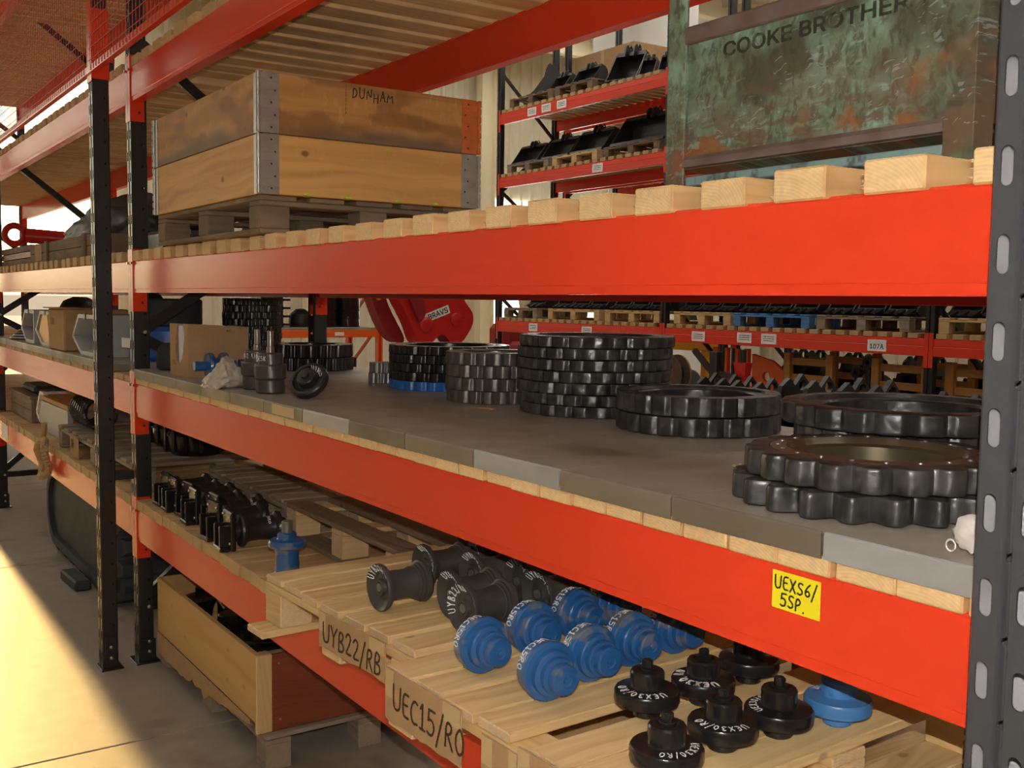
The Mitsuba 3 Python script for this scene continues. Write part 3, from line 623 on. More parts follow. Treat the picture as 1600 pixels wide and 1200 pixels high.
k = thing('timber_crate', 'dark low timber crate with a red stripe at the far end of the top shelf', 'crate')
for i in range(3): wpart(k, 'board', bev(-8.23, -6.99, .06 + .0, .09, Z3 + .045 * i + .002, Z3 + .045 * i + .044, .003), 0, 'red_ply' if i == 1 else 'pallet_old')
wpart(k, 'end_board', bev(-7.0, -6.97, .092, .72, Z3, Z3 + .135, .003), 1, 'pallet_old'); wpart(k, 'rear_board', bev(-8.23, -7.002, .72, .75, Z3, Z3 + .135, .003), 0, 'pallet_old')
wpart(k, 'floor_board', bev(-8.22, -7.01, .095, .715, Z3, Z3 + .02, .003), 0, 'pallet_old')
hx0, hx1 = -6.93, -4.98
k = thing('timber_box', 'long grey-brown timber box with a paper label on the far top shelf', 'wooden box')
for i in range(2): wpart(k, 'side_board', bev(hx0, hx1, .05, .075, Z3 + .062 * i + .001, Z3 + .062 * i + .061, .003), 0, 'pallet_old')
wpart(k, 'rear_board', bev(hx0, hx1, .76, .785, Z3, Z3 + .123, .003), 0, 'pallet_old')
for x in (hx0, hx1 - .025): wpart(k, 'end_board', bev(x, x + .025, .076, .759, Z3, Z3 + .123, .003), 1, 'pallet_old')
wpart(k, 'floor_board', bev(hx0 + .026, hx1 - .026, .076, .759, Z3, Z3 + .015, .003), 0, 'pallet_old')
for x in (-6.35, -5.3): wpart(k, 'batten', bev(x, x + .06, .035, .0495, Z3, Z3 + .13, .003), 2, 'pallet_old')
part(k, 'paper_label', bev(-6.75, -6.52, .0475, .0495, Z3 + .012, Z3 + .115, .0005), 'cardboard')
k = thing('covered_load', 'dark grey sheeting heaped over parts in the long timber box', 'covered load')
sp = trimesh.creation.icosphere(4, 1.0); v = sp.vertices.copy(); n = meshkit.fbm(v * 2.6 + 7, 4, 3); n2 = meshkit.fbm(v * 7, 3, 5)
v = v * (0.80 + .35 * n + .12 * n2)[:, None]; v[:, 2] = np.maximum(v[:, 2], -.12)
sp.vertices = v * [.86, .29, .20]
sp.vertices[:, 2] += .05 * np.clip(sp.vertices[:, 0], -.6, .8) * np.clip(sp.vertices[:, 2], 0, .2) / .1
sp.vertices += [-5.85, .42, Z3 + .124 - sp.bounds[0][2]]
put(k, sp, 'dark_sheet', smooth=True)
k = thing('motor_block', 'dark machine block between the two black posts on the top shelf', 'machine part')
part(k, 'body', bev(-4.86, -4.30, .20, .70, Z3, Z3 + .115, .02), 'satin_black'); part(k, 'cover', tr(lathe([(0, 0), (.17, 0), (.18, .02), (.17, .07), (.09, .10), (0, .105)], 28), (-4.62, .45, Z3 + .1155)), 'satin_black', smooth=30)
part(k, 'flange', cyl((-4.3, .45, Z3 + .06), (-4.2, .45, Z3 + .06), .055, 20), 'satin_black', smooth=30)
# ------------------------------------------------------------------ middle shelf: sprocket rings
ZM = TRAY_Z + .0008
def ring_mesh(R, depth, n, k, h, rin, bevel=.006, step=None, per=12, phase=0.0, sharp=1.0):
    """toothed ring: outer wave with rounded teeth and narrow grooves, swept through a chamfered section; step=(radius, drop) sinks an inner ledge"""
    N = n * per; th = np.arange(N) * 2 * PI / N
    w = np.abs(np.cos(n * th / 2)) ** k
    ro = R - depth * w
    b = bevel
    sec = [(1, -b * .8, 0), (1, -b * .2, b * .25), (1, 0, b * .8), (1, 0, h - b * .8), (1, -b * .25, h - b * .25), (1, -b * 1.1, h)]
    if step: sec += [(0, step[0], h), (0, step[0] - .003, h - step[1]), (0, rin + .004, h - step[1] * 1.0), (0, rin, h - step[1] - .004)]
    else: sec += [(0, rin + .004, h), (0, rin, h - .004)]
    sec += [(0, rin, .003), (0, rin + .003, 0)]
    L = []
    for kind, d, z in sec:
        r = ro + d if kind else np.full(N, d); L.append(np.c_[r * np.cos(th + phase), r * np.sin(th + phase), np.full(N, z)])
    V = np.vstack(L); S = len(sec); F = []
    i = np.arange(N); j = (i + 1) % N
    for s in range(S):
        t = (s + 1) % S; F.append(np.stack([i + s * N, j + s * N, j + t * N], 1)); F.append(np.stack([i + s * N, j + t * N, i + t * N], 1))
    return trimesh.Trimesh(V, np.vstack(F), process=False)
def stack(who, cx, cy, specs, grp, cat_='sprocket ring', place_name=''):
    """specs: from the bottom up (mesh args dict, material, phase, dx, dy)"""
    z = ZM; n = len(specs)
    for i, (a, mat, ph, dx, dy) in enumerate(specs):
        nm = 'bottom' if i == 0 else 'top' if i == n - 1 else ordn[i]
        suffix = ' from the bottom' if nm in ordn else ''
        col = {'blue_gloss': 'blue', 'dark_steel': 'brown-grey steel'}.get(mat, 'black')
        t = thing('sprocket_ring', f'{nm} {col} toothed ring{suffix} of the {who}', cat_, grp)
        m = ring_mesh(**a)
        put(t, tr(m, (cx + dx, cy + dy, z), rz=ph), mat, smooth=28)
        z += a['h'] + .0006
    return z
r = random.Random(11)
# A: four black rings on a blue one
A = dict(R=.228, depth=.011, n=27, k=5, h=.0312, rin=.165, bevel=.003)
stack('four-high black stack on a blue ring', -2.62, .782, [(dict(A, h=.033), 'blue_gloss', 0.0, 0, 0)] + [(A, 'gloss_black', .05 + .085 * i, r.uniform(-.004, .004), r.uniform(-.004, .004)) for i in range(4)], 'rings of the black and blue stack')
B_ = dict(R=.165, depth=.010, n=21, k=6, h=.0400, rin=.108, bevel=.003)
stack('brown-grey steel stack of four', -2.108, .655, [(B_, 'dark_steel', .14 * (i % 2) + .02 * i, r.uniform(-.003, .003), r.uniform(-.003, .003)) for i in range(4)], 'rings of the brown-grey stack')
C_ = dict(R=.233, depth=.010, n=25, k=7, h=.0322, rin=.150, bevel=.005, step=(.185, .008))
zc = stack('tallest black stack of seven rings', -1.693, .742, [(C_, 'cast_black', .12 * i + .03 * (i % 3), r.uniform(-.006, .006), r.uniform(-.005, .005)) for i in range(7)], 'rings of the tall black stack')
D_ = dict(R=.214, depth=.009, n=23, k=9, h=.050, rin=.150, bevel=.006, step=(.178, .007))
stack('low pair right of the tall stack', -1.225, .708, [(dict(D_, h=.048), 'cast_black', 0.09, .004, 0), (D_, 'cast_black', 0.0, -.002, .004)], 'rings of the low pair')
# E: the big cast rings in front, the top two lying askew behind
E0 = dict(R=.228, depth=.030, n=21, k=2.6, h=.0435, rin=.140, bevel=.009, per=14)
E1 = dict(R=.216, depth=.017, n=21, k=4.5, h=.0435, rin=.172, bevel=.009, per=14)
g = 'rings of the big front pile'
t = thing('sprocket_ring', 'bottom big black cast ring with deep teeth at the front edge of the trays', 'sprocket ring', g)
put(t, tr(ring_mesh(**E0), (-.342, .250, ZM)), 'cast_black', smooth=28)
t = thing('sprocket_ring', 'second big black ring with brown oily top face and a circle of bolt holes', 'sprocket ring', g)
ex_, ey_, ez_ = -.335, .256, ZM + .0441
part(t, 'toothed_rim', tr(ring_mesh(**E1), (ex_, ey_, ez_), rz=.09), 'cast_black', smooth=28)
inner = trimesh.creation.revolve(np.array([(.126, .002), (.1715, .002), (.1735, .0435), (.152, .0446), (.147, .0446), (.138, .034), (.126, .030), (.126, .002)]), sections=110)
part(t, 'machined_face', tr(inner, (ex_, ey_, ez_)), 'oily_steel', smooth=30)
for i in range(20):
    a = i * 2 * PI / 20 + .1
    put(numbered(t + '__bolt_hole'), tr(lathe([(0, 0), (.0040, 0), (.0040, .0012), (.0026, .0014), (.0024, .0004), (0, .0004)], 10), (ex_ + .161 * math.cos(a), ey_ + .161 * math.sin(a), ez_ + .0439)), 'zinc')
g2 = 'rings of the rear near pile'
for i, (rr, nm, cx, cy) in enumerate(((.196, 'bottom', -.545, .622), (.212, 'middle', -.556, .632), (.246, 'top', -.548, .630))):
    t = thing('sprocket_ring', f'{nm} black ring of the three-high pile behind the bolt-hole ring', 'sprocket ring', g2)
    Em = dict(E1, R=rr, h=.0435, rin=rr - .085, step=(rr - .045, .009), depth=.010, k=9, n=[19, 20, 23][i])
    put(t, tr(ring_mesh(**Em), (cx, cy, ZM + .0441 * i), rz=.05 + .07 * i), 'cast_black', smooth=28)
# behind: low pair by the rear post, the small pair, and the tall stack in the far bay
F_ = dict(R=.196, depth=.012, n=24, k=4, h=.058, rin=.12, bevel=.004)
stack('pair by the rear post', -3.775, .717, [(dict(F_, R=.186), 'gloss_black', 0.1, .03, 0), (F_, 'gloss_black', 0.0, 0, .0)], 'rings of the pair by the rear post')
G_ = dict(R=.052, depth=.006, n=12, k=3, h=.040, rin=.025, bevel=.002)
stack('little pair beside the blue ring', -2.903, .640, [(G_, 'steel_grey', 0, 0, 0), (G_, 'steel_grey', .2, .004, .003)], 'rings of the little pair')
H_ = dict(R=.152, depth=.009, n=24, k=3, h=.0352, rin=.10, bevel=.003)
stack('tall glossy stack behind the cardboard box', -4.60, .740, [(H_, 'gloss_black', .13 * (i % 2) + .01 * i, r.uniform(-.003, .003), r.uniform(-.003, .003)) for i in range(9)], 'rings of the tall glossy stack')
# two turned rollers and a tilted idler
for i, (x, y, rr) in enumerate(((-2.842, .112, .058), (-2.668, .094, .055))):
    t = thing('turned_roller', ['dark steel roller with pale writing and a shaft, nearer the plastic bag', 'dark steel roller with a shiny shaft, nearer the tilted idler'][i], 'roller')
    s = rr / .056
    part(t, 'body', tr(lathe([(0, 0), (.044 * s, 0), (.050 * s, .004), (.050 * s, .044), (.0485 * s, .046), (.050 * s, .048), (.056 * s, .053), (.056 * s, .094), (.052 * s, .099), (.044 * s, .100), (.044 * s, .134), (.041 * s, .138), (.016, .139), (0, .139)], 44), (x, y, ZM)), 'dark_steel', smooth=30)
    part(t, 'shaft', tr(lathe([(0, .1392), (.013, .1392), (.013, .158), (.0105, .160), (.0105, .212), (.008, .215), (0, .215)], 20), (x, y, ZM)), 'bright_steel', smooth=30)
    if i == 0: part(t, 'chalk_mark', tr(wrap_text('1502 UE5', .016, .044 * s + .0004, -1.05, .112, w=.10), (x, y, ZM)), 'chalk_white')
    else: part(t, 'chalk_mark', tr(wrap_text('UE5K', .015, .044 * s + .0004, -1.25, .112, w=.10), (x, y, ZM)), 'chalk_white')
t = thing('tilted_idler', 'black wheel with a chalked hub leaning over on the tray edge', 'idler wheel')
wheel = lathe([(0, 0), (.030, 0), (.030, .006), (.052, .008), (.062, .012), (.066, .018), (.066, .036), (.062, .041), (.053, .041), (.048, .030), (.040, .026), (.034, .028), (.033, .052), (.030, .056), (.014, .057), (.014, .066), (0, .067)], 48)
nrm = np.array([.42, -.62, .62]); nrm /= np.linalg.norm(nrm); ex = np.cross([0, 0, 1.0], nrm); ex /= np.linalg.norm(ex); ey = np.cross(nrm, ex)
wm = place(wheel, (0, 0, 0), ex, ey); dz = wm.bounds[0][2]; o_ = np.array([-2.440, .150, ZM - dz])
part(t, 'wheel', tr(wm, o_), 'satin_black', smooth=30)
tx = arc_text('UYB15', .0125, .0395, PI * .35, w=.15); rr = np.hypot(tx.vertices[:, 0], tx.vertices[:, 1]); tx.vertices[:, 2] += np.interp(rr, [.034, .040, .048, .053, .06], [.0284, .0264, .0304, .0414, .0414]) + .0003
part(t, 'chalk_writing', tr(place(tx, (0, 0, 0), ex, ey), o_), 'chalk_white')
# plastic bag
t = thing('plastic_bag', 'crumpled cloudy plastic bag lying over the tray edge', 'plastic bag')
bag = hull([(-3.015, -.055, 0), (-2.99, -.05, .006), (-2.975, .115, 0), (-2.925, .13, .03), (-2.905, .0, .118), (-2.94, .035, .122), (-2.92, -.055, 0), (-2.895, .02, .03), (-2.90, -.03, 0), (-2.97, .055, .088), (-2.935, -.03, .075), (-3.0, .06, .02)])
for _ in range(5): bag = bag.subdivide()
v = bag.vertices.copy(); cen = v.mean(0); f = meshkit.fbm(v * 26 + 3, 3, 9) - .5; cre = .5 - np.abs(meshkit.noise(v * 34 + 11, 4) - .5) * 2
v += (v - cen) * (f * .55 - np.clip(cre, 0, 1) ** 2 * .30)[:, None]; v[:, 2] = np.maximum(v[:, 2], 0)
bag.vertices = v; bag.apply_scale([1, 1, .9]); put(t, tr(bag, (.022, 0, ZM)), 'cloudy_film', smooth=38)
# cut cardboard box with blue rollers in front of it
BX = thing('cardboard_box', 'open brown cardboard box with a slot cut in its end, near the far post', 'cardboard box')
x0, x1, y0, y1, z0, z1, tk = -3.668, -3.425, .040, .292, ZM, ZM + .215, .004
end = shapely.Polygon([(x0, z0), (x1, z0), (x1, z1), (x0, z1)]).difference(shapely.union_all([shapely.box(x0 + .105, z0 + .16, x0 + .185, z1 + .1), LineString([(x0 + .145, z0 + .17), (x0 + .125, z0 + .11)]).buffer(.055)]))
part(BX, 'end_wall', extrude_y(end, y0, y0 + tk), 'cardboard'); 
side = shapely.Polygon([(y0 + tk, z0), (y1 - tk, z0), (y1 - tk, z1 - .012), (y0 + tk, z1)])
part(BX, 'side_wall', extrude_x(side, x1 - tk, x1), 'cardboard'); part(BX, 'side_wall', extrude_x(side, x0, x0 + tk), 'cardboard')
part(BX, 'rear_wall', box(x0, x1, y1 - tk, y1, z0, z1 - .01), 'cardboard'); part(BX, 'base', box(x0 + tk, x1 - tk, y0 + tk, y1 - tk, z0, z0 + tk), 'cardboard')
part(BX, 'print', place(slab(hand('IIIIRI', .020, w=.07, gap=.35, seed=3)[0], .0004), (x0 + .03, y0 - .0003, z0 + .045), (1, 0, 0), (0, 0, 1)), 'crate_wood')
part(BX, 'print_mark', place(slab(hand('HAE', .008, w=.14, gap=.4, wob=.2, seed=8)[0], .0004), (x1 + .0003, .20, z0 + .185), (0, 1, 0), (0, 0, 1)), 'black_ink')
t = thing('canister', 'black cylinder inside the slotted cardboard box', 'canister')
put(t, tr(lathe([(0, 0), (.034, 0), (.036, .003), (.036, .115), (.030, .122), (0, .124)], 24), (-3.595, .13, ZM + .005)), 'satin_black', smooth=30)
part_ = None
t = thing('paper_sheet', 'white paper sheet standing inside the slotted cardboard box', 'paper')
put(t, bev(x0 + tk + .0005, x0 + tk + .002, .075, .19, ZM + .005, ZM + .205, .0004), 'label_white')
for i, (y, lb, pr) in enumerate(((.155, 'blue two-disc roller with a shaft end showing, beside the cardboard box', [(0, -.118), (.017, -.118), (.019, -.115), (.019, -.072), (.030, -.070), (.050, -.066), (.053, -.056), (.050, -.044), (.032, -.040), (.032, -.014), (.050, -.010), (.053, .0), (.050, .012), (.030, .016), (.020, .02), (.020, .05), (0, .05)]),
                                 (.290, 'blue single-disc roller lying behind the two-disc one', [(0, -.07), (.02, -.07), (.02, -.022), (.030, -.020), (.054, -.014), (.057, .0), (.054, .012), (.03, .016), (.02, .02), (.02, .06), (0, .06)]))):
    t = thing('disc_roller', lb, 'roller', 'blue rollers beside the cardboard box'); m = lathe(pr, 36, 'y')
    put(t, tr(m, (-3.335, y, ZM + .053 + .004 * i)), 'blue_paint', smooth=30)
t = thing('rubber_block', 'dark rounded rubber block between the far post and the cardboard box', 'rubber buffer')
put(t, tr(lathe([(0, 0), (.055, 0), (.066, .012), (.070, .05), (.062, .095), (.040, .118), (0, .124)], 32), (-3.93, .125, ZM)), 'rubber', smooth=40)
# scraps on the trays and a rag at the near end
k = thing('wood_chips', 'pale splintered wood chips lying on the steel trays', 'wood chips', kind='stuff'); r = random.Random(3); ch = []
for i in range(16):
    a = r.uniform(0, PI); L = r.uniform(.006, .022); ch.append(tr(hull([(-L, -.002, 0), (L, -.001, 0), (L * .6, .003, .001), (-L * .7, .0025, .0005), (0, 0, .004)]), (-.695 + r.uniform(-.028, .028), .33 + r.uniform(-.02, .02), ZM), rz=a))
put(k, cat(ch), 'pallet_new')
k = thing('cardboard_scrap', 'torn scrap of pale cardboard on the tray before the tall stack', 'cardboard scrap')
put(k, tr(hull([(-.045, -.02, 0), (.04, -.028, 0), (.05, .008, 0), (-.01, .026, 0), (-.04, .01, 0), (0, 0, .006), (.04, -.02, .004)]), (-1.895, .475, ZM), rz=.4), 'cardboard')
k = thing('rag', 'dirty white cotton rag hanging over the big rings by the near post', 'rag')
sp = trimesh.creation.icosphere(3, 1.0); v = sp.vertices * (.60 + .6 * meshkit.fbm(sp.vertices * 3.2 + 5, 4, 2))[:, None]; sp.vertices = v * [.034, .024, .030]
sp = tr(sp, (-.020, .045, ZM - sp.bounds[0][2]))
loop = [(-.047 + .007 * math.cos(a), .030, ZM + .010 + .008 * math.sin(a)) for a in np.linspace(0, 2 * PI, 13)]
part(k, 'cloth', sp, 'cloth', smooth=True); part(k, 'loop', cat([cyl(loop[i], loop[i + 1], 0.0013, 6) for i in range(12)]), 'cloth')

# ------------------------------------------------------------------ middle shelf, far bay
def cab_shell(t, x0, y0, dx, h, mat, infill=None):
    """six-sided machine housing with an open front, its side sloping in towards foot and head"""
    out = Polygon([(0, h * .42), (dx * .38, 0), (dx, 0), (dx, h), (dx * .30, h)])
    inn = out.buffer(-.022, join_style='mitre')
    part(t, 'shell', tr(extrude_y(out.difference(inn), 0, .34), (x0, y0, ZM)), mat)
    part(t, 'back', tr(extrude_y(inn, .30, .335), (x0, y0, ZM)), infill or mat)
for i, (x, dx, m, inf, lb) in enumerate(((-7.24, .50, 'grey_paint', 'steel_dark_frame', 'grey sheet metal housing farthest along the middle shelf'), (-6.70, .58, 'grey_paint', 'yellow_paint', 'grey housing with a yellow inside beside the cardboard carton'), (-5.56, .58, 'grey_paint', 'steel_dark_frame', 'grey sheet metal housing standing right of the cardboard carton'))):
    t = thing('machine_housing', lb, 'machine housing'); cab_shell(t, x, .03, dx, .222, m, inf)
    if i == 1: part(t, 'yellow_front', tr(extrude_y(Polygon([(.07, .08), (.22, .005), (.48, .005), (.48, .09), (.40, .10), (.36, .2), (.20, .2)]), .01, .03), (x, .03, ZM)), 'yellow_paint')
    part(t, 'hole', tr(lathe([(0, 0), (.018, 0), (.018, .004), (0, .004)], 16, 'y'), (x + dx * .6, .03 - .0045, ZM + .211)), 'satin_black')
t = thing('cardboard_carton', 'battered brown cardboard carton between two grey housings', 'cardboard box')
part(t, 'carton', bev(-6.08, -5.62, .0, .36, ZM, ZM + .245, .008), 'cardboard'); part(t, 'flap', tr(bev(-.23, .23, -.09, .09, 0, .006, .002), (-5.85, .06, ZM + .246), rx=.0), 'cardboard')
part(t, 'print', place(slab(hand('HHIE', .04, w=.08, gap=.4, seed=2)[0], .001), (-6.0, -.0012, ZM + .15), (1, 0, 0), (0, 0, 1)), 'crate_wood')
t = thing('disc_pile', 'pile of flat grey and green discs at the end of the housings', 'disc pile')
for i in range(4): part(t, 'disc', tr(lathe([(0, 0), (.16 - .02 * i, 0), (.17 - .02 * i, .008), (.16 - .02 * i, .018), (0, .018)], 24), (-7.55, .17, ZM + .0185 * i)), 'steel_grey' if i != 2 else 'stillage_paint', smooth=30)
t = thing('lever_machine', 'dark machine heads with levers silhouetted at the far end of the middle shelf', 'machine part')
part(t, 'base', bev(-8.05, -7.62, .35, .75, ZM, ZM + .16, .03), 'satin_black'); part(t, 'dome', tr(lathe([(0, 0), (.15, 0), (.16, .05), (.12, .12), (.05, .15), (0, .15)], 24), (-7.85, .55, ZM + .1605)), 'satin_black', smooth=30)
part(t, 'lever', cyl((-7.85, .55, ZM + .25), (-7.25, .50, ZM + .235), .014, 8), 'satin_black')
t = thing('round_buffer', 'dark round buffer standing behind the carton against the light', 'buffer')
part(t, 'ball', tr(trimesh.creation.icosphere(3, .105), (-6.38, .68, ZM + .262)), 'rubber', smooth=True); part(t, 'neck', bev(-6.45, -5.6, .60, .76, ZM, ZM + .21, .03), 'rubber')
t = thing('drum', 'blue wrapped drum behind the two black posts on the middle shelf', 'drum')
part(t, 'lower_wrap', tr(lathe([(0, 0), (.17, 0), (.195, .02), (.19, .15), (.17, .175), (0, .18)], 40), (-4.70, .33, ZM)), 'tarp_blue', smooth=30)
part(t, 'upper_drum', tr(lathe([(0, .1805), (.165, .1805), (.168, .19), (.168, .305), (.155, .315), (0, .315)], 40), (-4.70, .33, ZM)), 'rubber', smooth=30)
part(t, 'tag', tr(bev(-.06, .06, -.002, 0, -.025, .025, .001), (-4.66, .112, ZM + .09), rz=.2), 'label_white')
# ------------------------------------------------------------------ low shelf, near bay
Z1 = SLAT_TOP['L1'] + .002
P1 = pallet('new pale pallet of black flanged rollers, its corner jutting over the low beam', -2.000, -.182, Z1, .79, .98, .152, 'pallet_new', n=7, bw=.099, seed=21, rz=.050, bo=.055)
P2 = pallet('new pale pallet of blue rollers and black bolted idlers nearest the camera', -1.172, -.226, Z1, .800, .98, .152, 'pallet_new', seed=22, rz=.030, gaps=[0, .112, .225, .335, .505, .604, .703], bw=.097, bo=-.08)
PT = Z1 + .154
def sign(label, a, b, h, text, th, w=.105, seed=1, dx=.03, dz=.25):
    a, b = np.array(a), np.array(b); ex = b - a; L = np.linalg.norm(ex); t = thing('cardboard_sign', label, 'sign', None)
    r = random.Random(seed); n = 12
    top = [(L * i / n, .0012 * r.uniform(-1, 1)) for i in range(n + 1)]; bot = [(L * i / n, -h + .0035 * r.uniform(-1, 1)) for i in range(n, -1, -1)]
    part(t, 'card', place(slab(Polygon(top + bot), .003), a, ex, (0, 0, 1)), 'cardboard')
    for q in (shapely.box(0.001, -h * .55, .035, -.002), shapely.box(L * .78, -h * .35, L - .002, -.001)):
        part(t, 'tape', place(slab(q, .0004), a + np.cross(ex / L, [0, 0, 1]) * .0032, ex, (0, 0, 1)), 'tape')
    if text:
        s, wt = hand(text, th, w=w, gap=.20, wob=.05, seed=seed)
        part(t, 'handwriting', place(slab(s, .0005), a + np.cross(ex / L, [0, 0, 1]) * .0037 + ex / L * (dx) + np.array([0, 0, -h * dz - th]), ex / L * 1.0 + np.array([0, 0, -.03]), (0, 0, 1)), 'ink')
    return t
sign('cardboard sign lettered UYB22/RB on the front of the black roller pallet', (-1.607, -.1905, PT - .001), (-1.290, -.1700, PT - .001), .090, 'UYB22/RB', .050, dx=.024, dz=.24, seed=4)
sign('cardboard sign lettered UEC15/RO on the front of the blue roller pallet', (-1.156, -.2380, PT + .002), (-.866, -.2290, PT + .002), .112, 'UEC15/RO', .050, dx=.035, dz=.28, seed=6)
sign('plain taped cardboard piece between the two lower cardboard signs', (-.800, -.2250, PT - .018), (-.690, -.2215, PT - .018), .10, None, .05, seed=7)
sign('cardboard sign cut by the lower picture edge', (-.686, -.2225, PT - .001), (-.40, -.2135, PT - .001), .11, 'UEX30/RO', .050, dx=.055, dz=.24, seed=8)

def spool_mesh():
    return lathe([(0, .010), (.012, .010), (.014, .004), (.020, .004), (.022, .013), (.034, .015), (.044, .010), (.0535, .002), (.0575, .0), (.0590, .003), (.0590, .010), (.0560, .016), (.046, .020), (.0395, .028), (.0375, .040), (.0365, .068), (.0375, .088),
                  (.0405, .094), (.0405, .100), (.0435, .102), (.0435, .108), (.0475, .110), (.0475, .116), (.0525, .119), (.0535, .127), (.049, .134), (.030, .138), (0, .138)], 44, 'y')
sd = mikit.ply(spool_mesh(), 'spool_black', smooth=30)
cast_ = lathe([(0, .0097), (.011, .0097), (.011, .0035), (0, .003)], 18, 'y'); cd = mikit.ply(cast_, 'steel_grey', smooth=30)
spools = [(-1.515, -.078, .03, 'black flanged roller standing apart at the front left of its pallet'), (-1.372, .040, -.02, 'black flanged roller second from the right in the front row'), (-1.257, .006, .05, 'black flanged roller at the front right, beside the blue rollers'),
          (-1.640, .118, .0, 'black flanged roller behind the separate front left one'), (-1.690, .292, .02, 'black flanged roller at the back left of its pallet'), (-1.508, .186, -.03, 'black flanged roller in the middle of the second row'),
          (-1.385, .246, .02, 'black flanged roller in the second row, left of the one with writing on its barrel'), (-1.262, .222, .04, 'black flanged roller with white writing round its barrel'), (-1.545, .395, 0, 'black flanged roller at the back centre of its pallet')]
for i, (x, y, rz, lb) in enumerate(spools):
    t = thing('flanged_roller', lb, 'roller', 'black rollers on the new pallet'); at = M((x, y, PT + .0592), rz=rz + PI * 0)
    k = numbered(t + '__body'); scene[k] = {**sd, 'to_world': at}
    k = numbered(t + '__centre_boss'); scene[k] = {**cd, 'to_world': at}
    m = arc_text('UYB22/RB', .0150, .0410, [1.75, 1.2, 2.5, 1.0, 1.2, 1.3, 1.3, 1.3, 1.2][i], w=.17, seed=i, gap=.28)
    m.apply_transform(np.array([[1, 0, 0, 0], [0, 0, -1, .0], [0, 1, 0, 0], [0, 0, 0, 1.0]]))
    # the rim is a cone: set the letters on it
    rr = np.hypot(m.vertices[:, 0], m.vertices[:, 2]); m.vertices[:, 1] += .0005 + np.interp(rr, [.0405, .044, .0535, .0575, .06], [.0110, .0094, .0016, -.0004, .002]) - .0012
    put(numbered(t + '__chalk_writing'), m, 'chalk_white', at=at)
    if i == 7:
        for q, (tx, y0) in enumerate((('UYB', .042), ('22RB', .066))):
            w = wrap_text(tx, .017, .0378, -2.4, 0, w=.13, seed=q + 3)
            w.apply_transform(np.array([[1, 0, 0, 0], [0, 0, 1, 0], [0, -1, 0, 0], [0, 0, 0, 1.0]])); w.vertices[:, 1] = -w.vertices[:, 1] if False else w.vertices[:, 1]
            w.vertices[:, 1] += y0; w.invert() if w.volume < 0 else None
            put(numbered(t + '__chalk_writing'), w, 'chalk_white', at=at)
def blue_mesh():
    return lathe([(0, -.062), (.020, -.062), (.0225, -.060), (.0225, -.046), (.036, -.043), (.040, -.036), (.0520, -.031), (.0540, -.028), (.0575, -.004), (.0590, -.001), (.0590, .007), (.0565, .0105), (.046, .012), (.0450, .024), (.0425, .027), (.0365, .029), (.0365, .041), (.0345, .044), (.0300, .045), (.0300, .061), (.0275, .065), (.012, .066), (.0105, .0635), (.006, .0635), (.005, .066), (0, .066)], 44, 'x')
bd = mikit.ply(blue_mesh(), 'blue_paint', smooth=30)
blues = [(-1.020, -.085, 'blue stepped roller at the front left, beside the big front black roller'), (-.825, -.060, 'blue stepped roller nearest the camera with its round end in full view'),
         (-1.055, .068, 'blue stepped roller second row left'), (-.860, .074, 'blue stepped roller second row right, behind the nearest one'),
         (-1.090, .215, 'blue stepped roller third row left'), (-.885, .205, 'blue stepped roller third row right'), (-1.110, .345, 'blue stepped roller at the back left under the orange beam'), (-.895, .340, 'blue stepped roller at the back right under the orange beam')]
for i, (x, y, lb) in enumerate(blues):
    t = thing('stepped_roller', lb, 'roller', 'blue rollers on the new pallet'); at = M((x, y, PT + .0592), rz=[.02, -.06, .05, -.02, .08, .0, .05, -.03][i])
    k = numbered(t + '__body'); scene[k] = {**bd, 'to_world': at}
    w = wrap_text('UEC15RO', .0165, .0555, 0, 0, w=.15, seed=i, gap=.26)
    # turn the wrapped lettering onto the x axis, on the broad rim left of the flange, reading from the aisle
    v = w.vertices; r0 = np.hypot(v[:, 0], v[:, 1]) - .0555; ang = np.arctan2(v[:, 1], v[:, 0]); ax = v[:, 2]
    a = ang + [2.35, 2.25, 2.2, 2.3, 2.2, 2.25, 2.3, 2.2][i]; X_ = -.0255 + ax * 1.1; R_ = np.interp(X_, [-.028, -.004], [.0540, .0575]) + .0005 + r0
    w.vertices = np.c_[X_, R_ * np.cos(a), R_ * np.sin(a)]; w.fix_normals(); put(numbered(t + '__chalk_writing'), w, 'chalk_white', at=at)
def idler_mesh():
    return lathe([(0, 0), (.024, 0), (.026, .002), (.026, .018), (.052, .022), (.0600, .026), (.0615, .031), (.0615, .046), (.0590, .051), (.0520, .0525), (.036, .0535), (.0320, .056), (.0320, .083), (.0295, .087), (.0190, .088), (.0185, .085), (.0150, .085), (.0150, .091), (.0135, .092), (0, .092)], 44)
idl = mikit.ply(idler_mesh(), 'gloss_black', smooth=30); idb = mikit.ply(idler_mesh(), 'blue_light', smooth=30)
bolt_m = extrude_z(Polygon([(.0105 * math.cos(a), .0105 * math.sin(a)) for a in np.arange(6) * PI / 3]), .0, .0125)
bolt_m = cat([bolt_m, lathe([(0, .0125), (.008, .0125), (.007, .0145), (0, .0145)], 16)]); bo_d = mikit.ply(bolt_m, 'gloss_black')
idlers = [(-.668, .055, 'black bolted idler front left, with yellow tick and white lettering', 0), (-.655, .188, 'black bolted idler with the boldest white lettering', 0), (-.690, .352, 'black bolted idler at the back under the orange beam, without lettering', 0),
          (-.487, .070, 'black bolted idler in the middle of the front row', 0), (-.473, .196, 'black bolted idler in front of the blue one', 0), (-.462, -.085, 'black bolted idler nearest the camera at the lower picture edge', 0), (-.450, .330, 'blue idler behind the black bolted idlers', 1)]
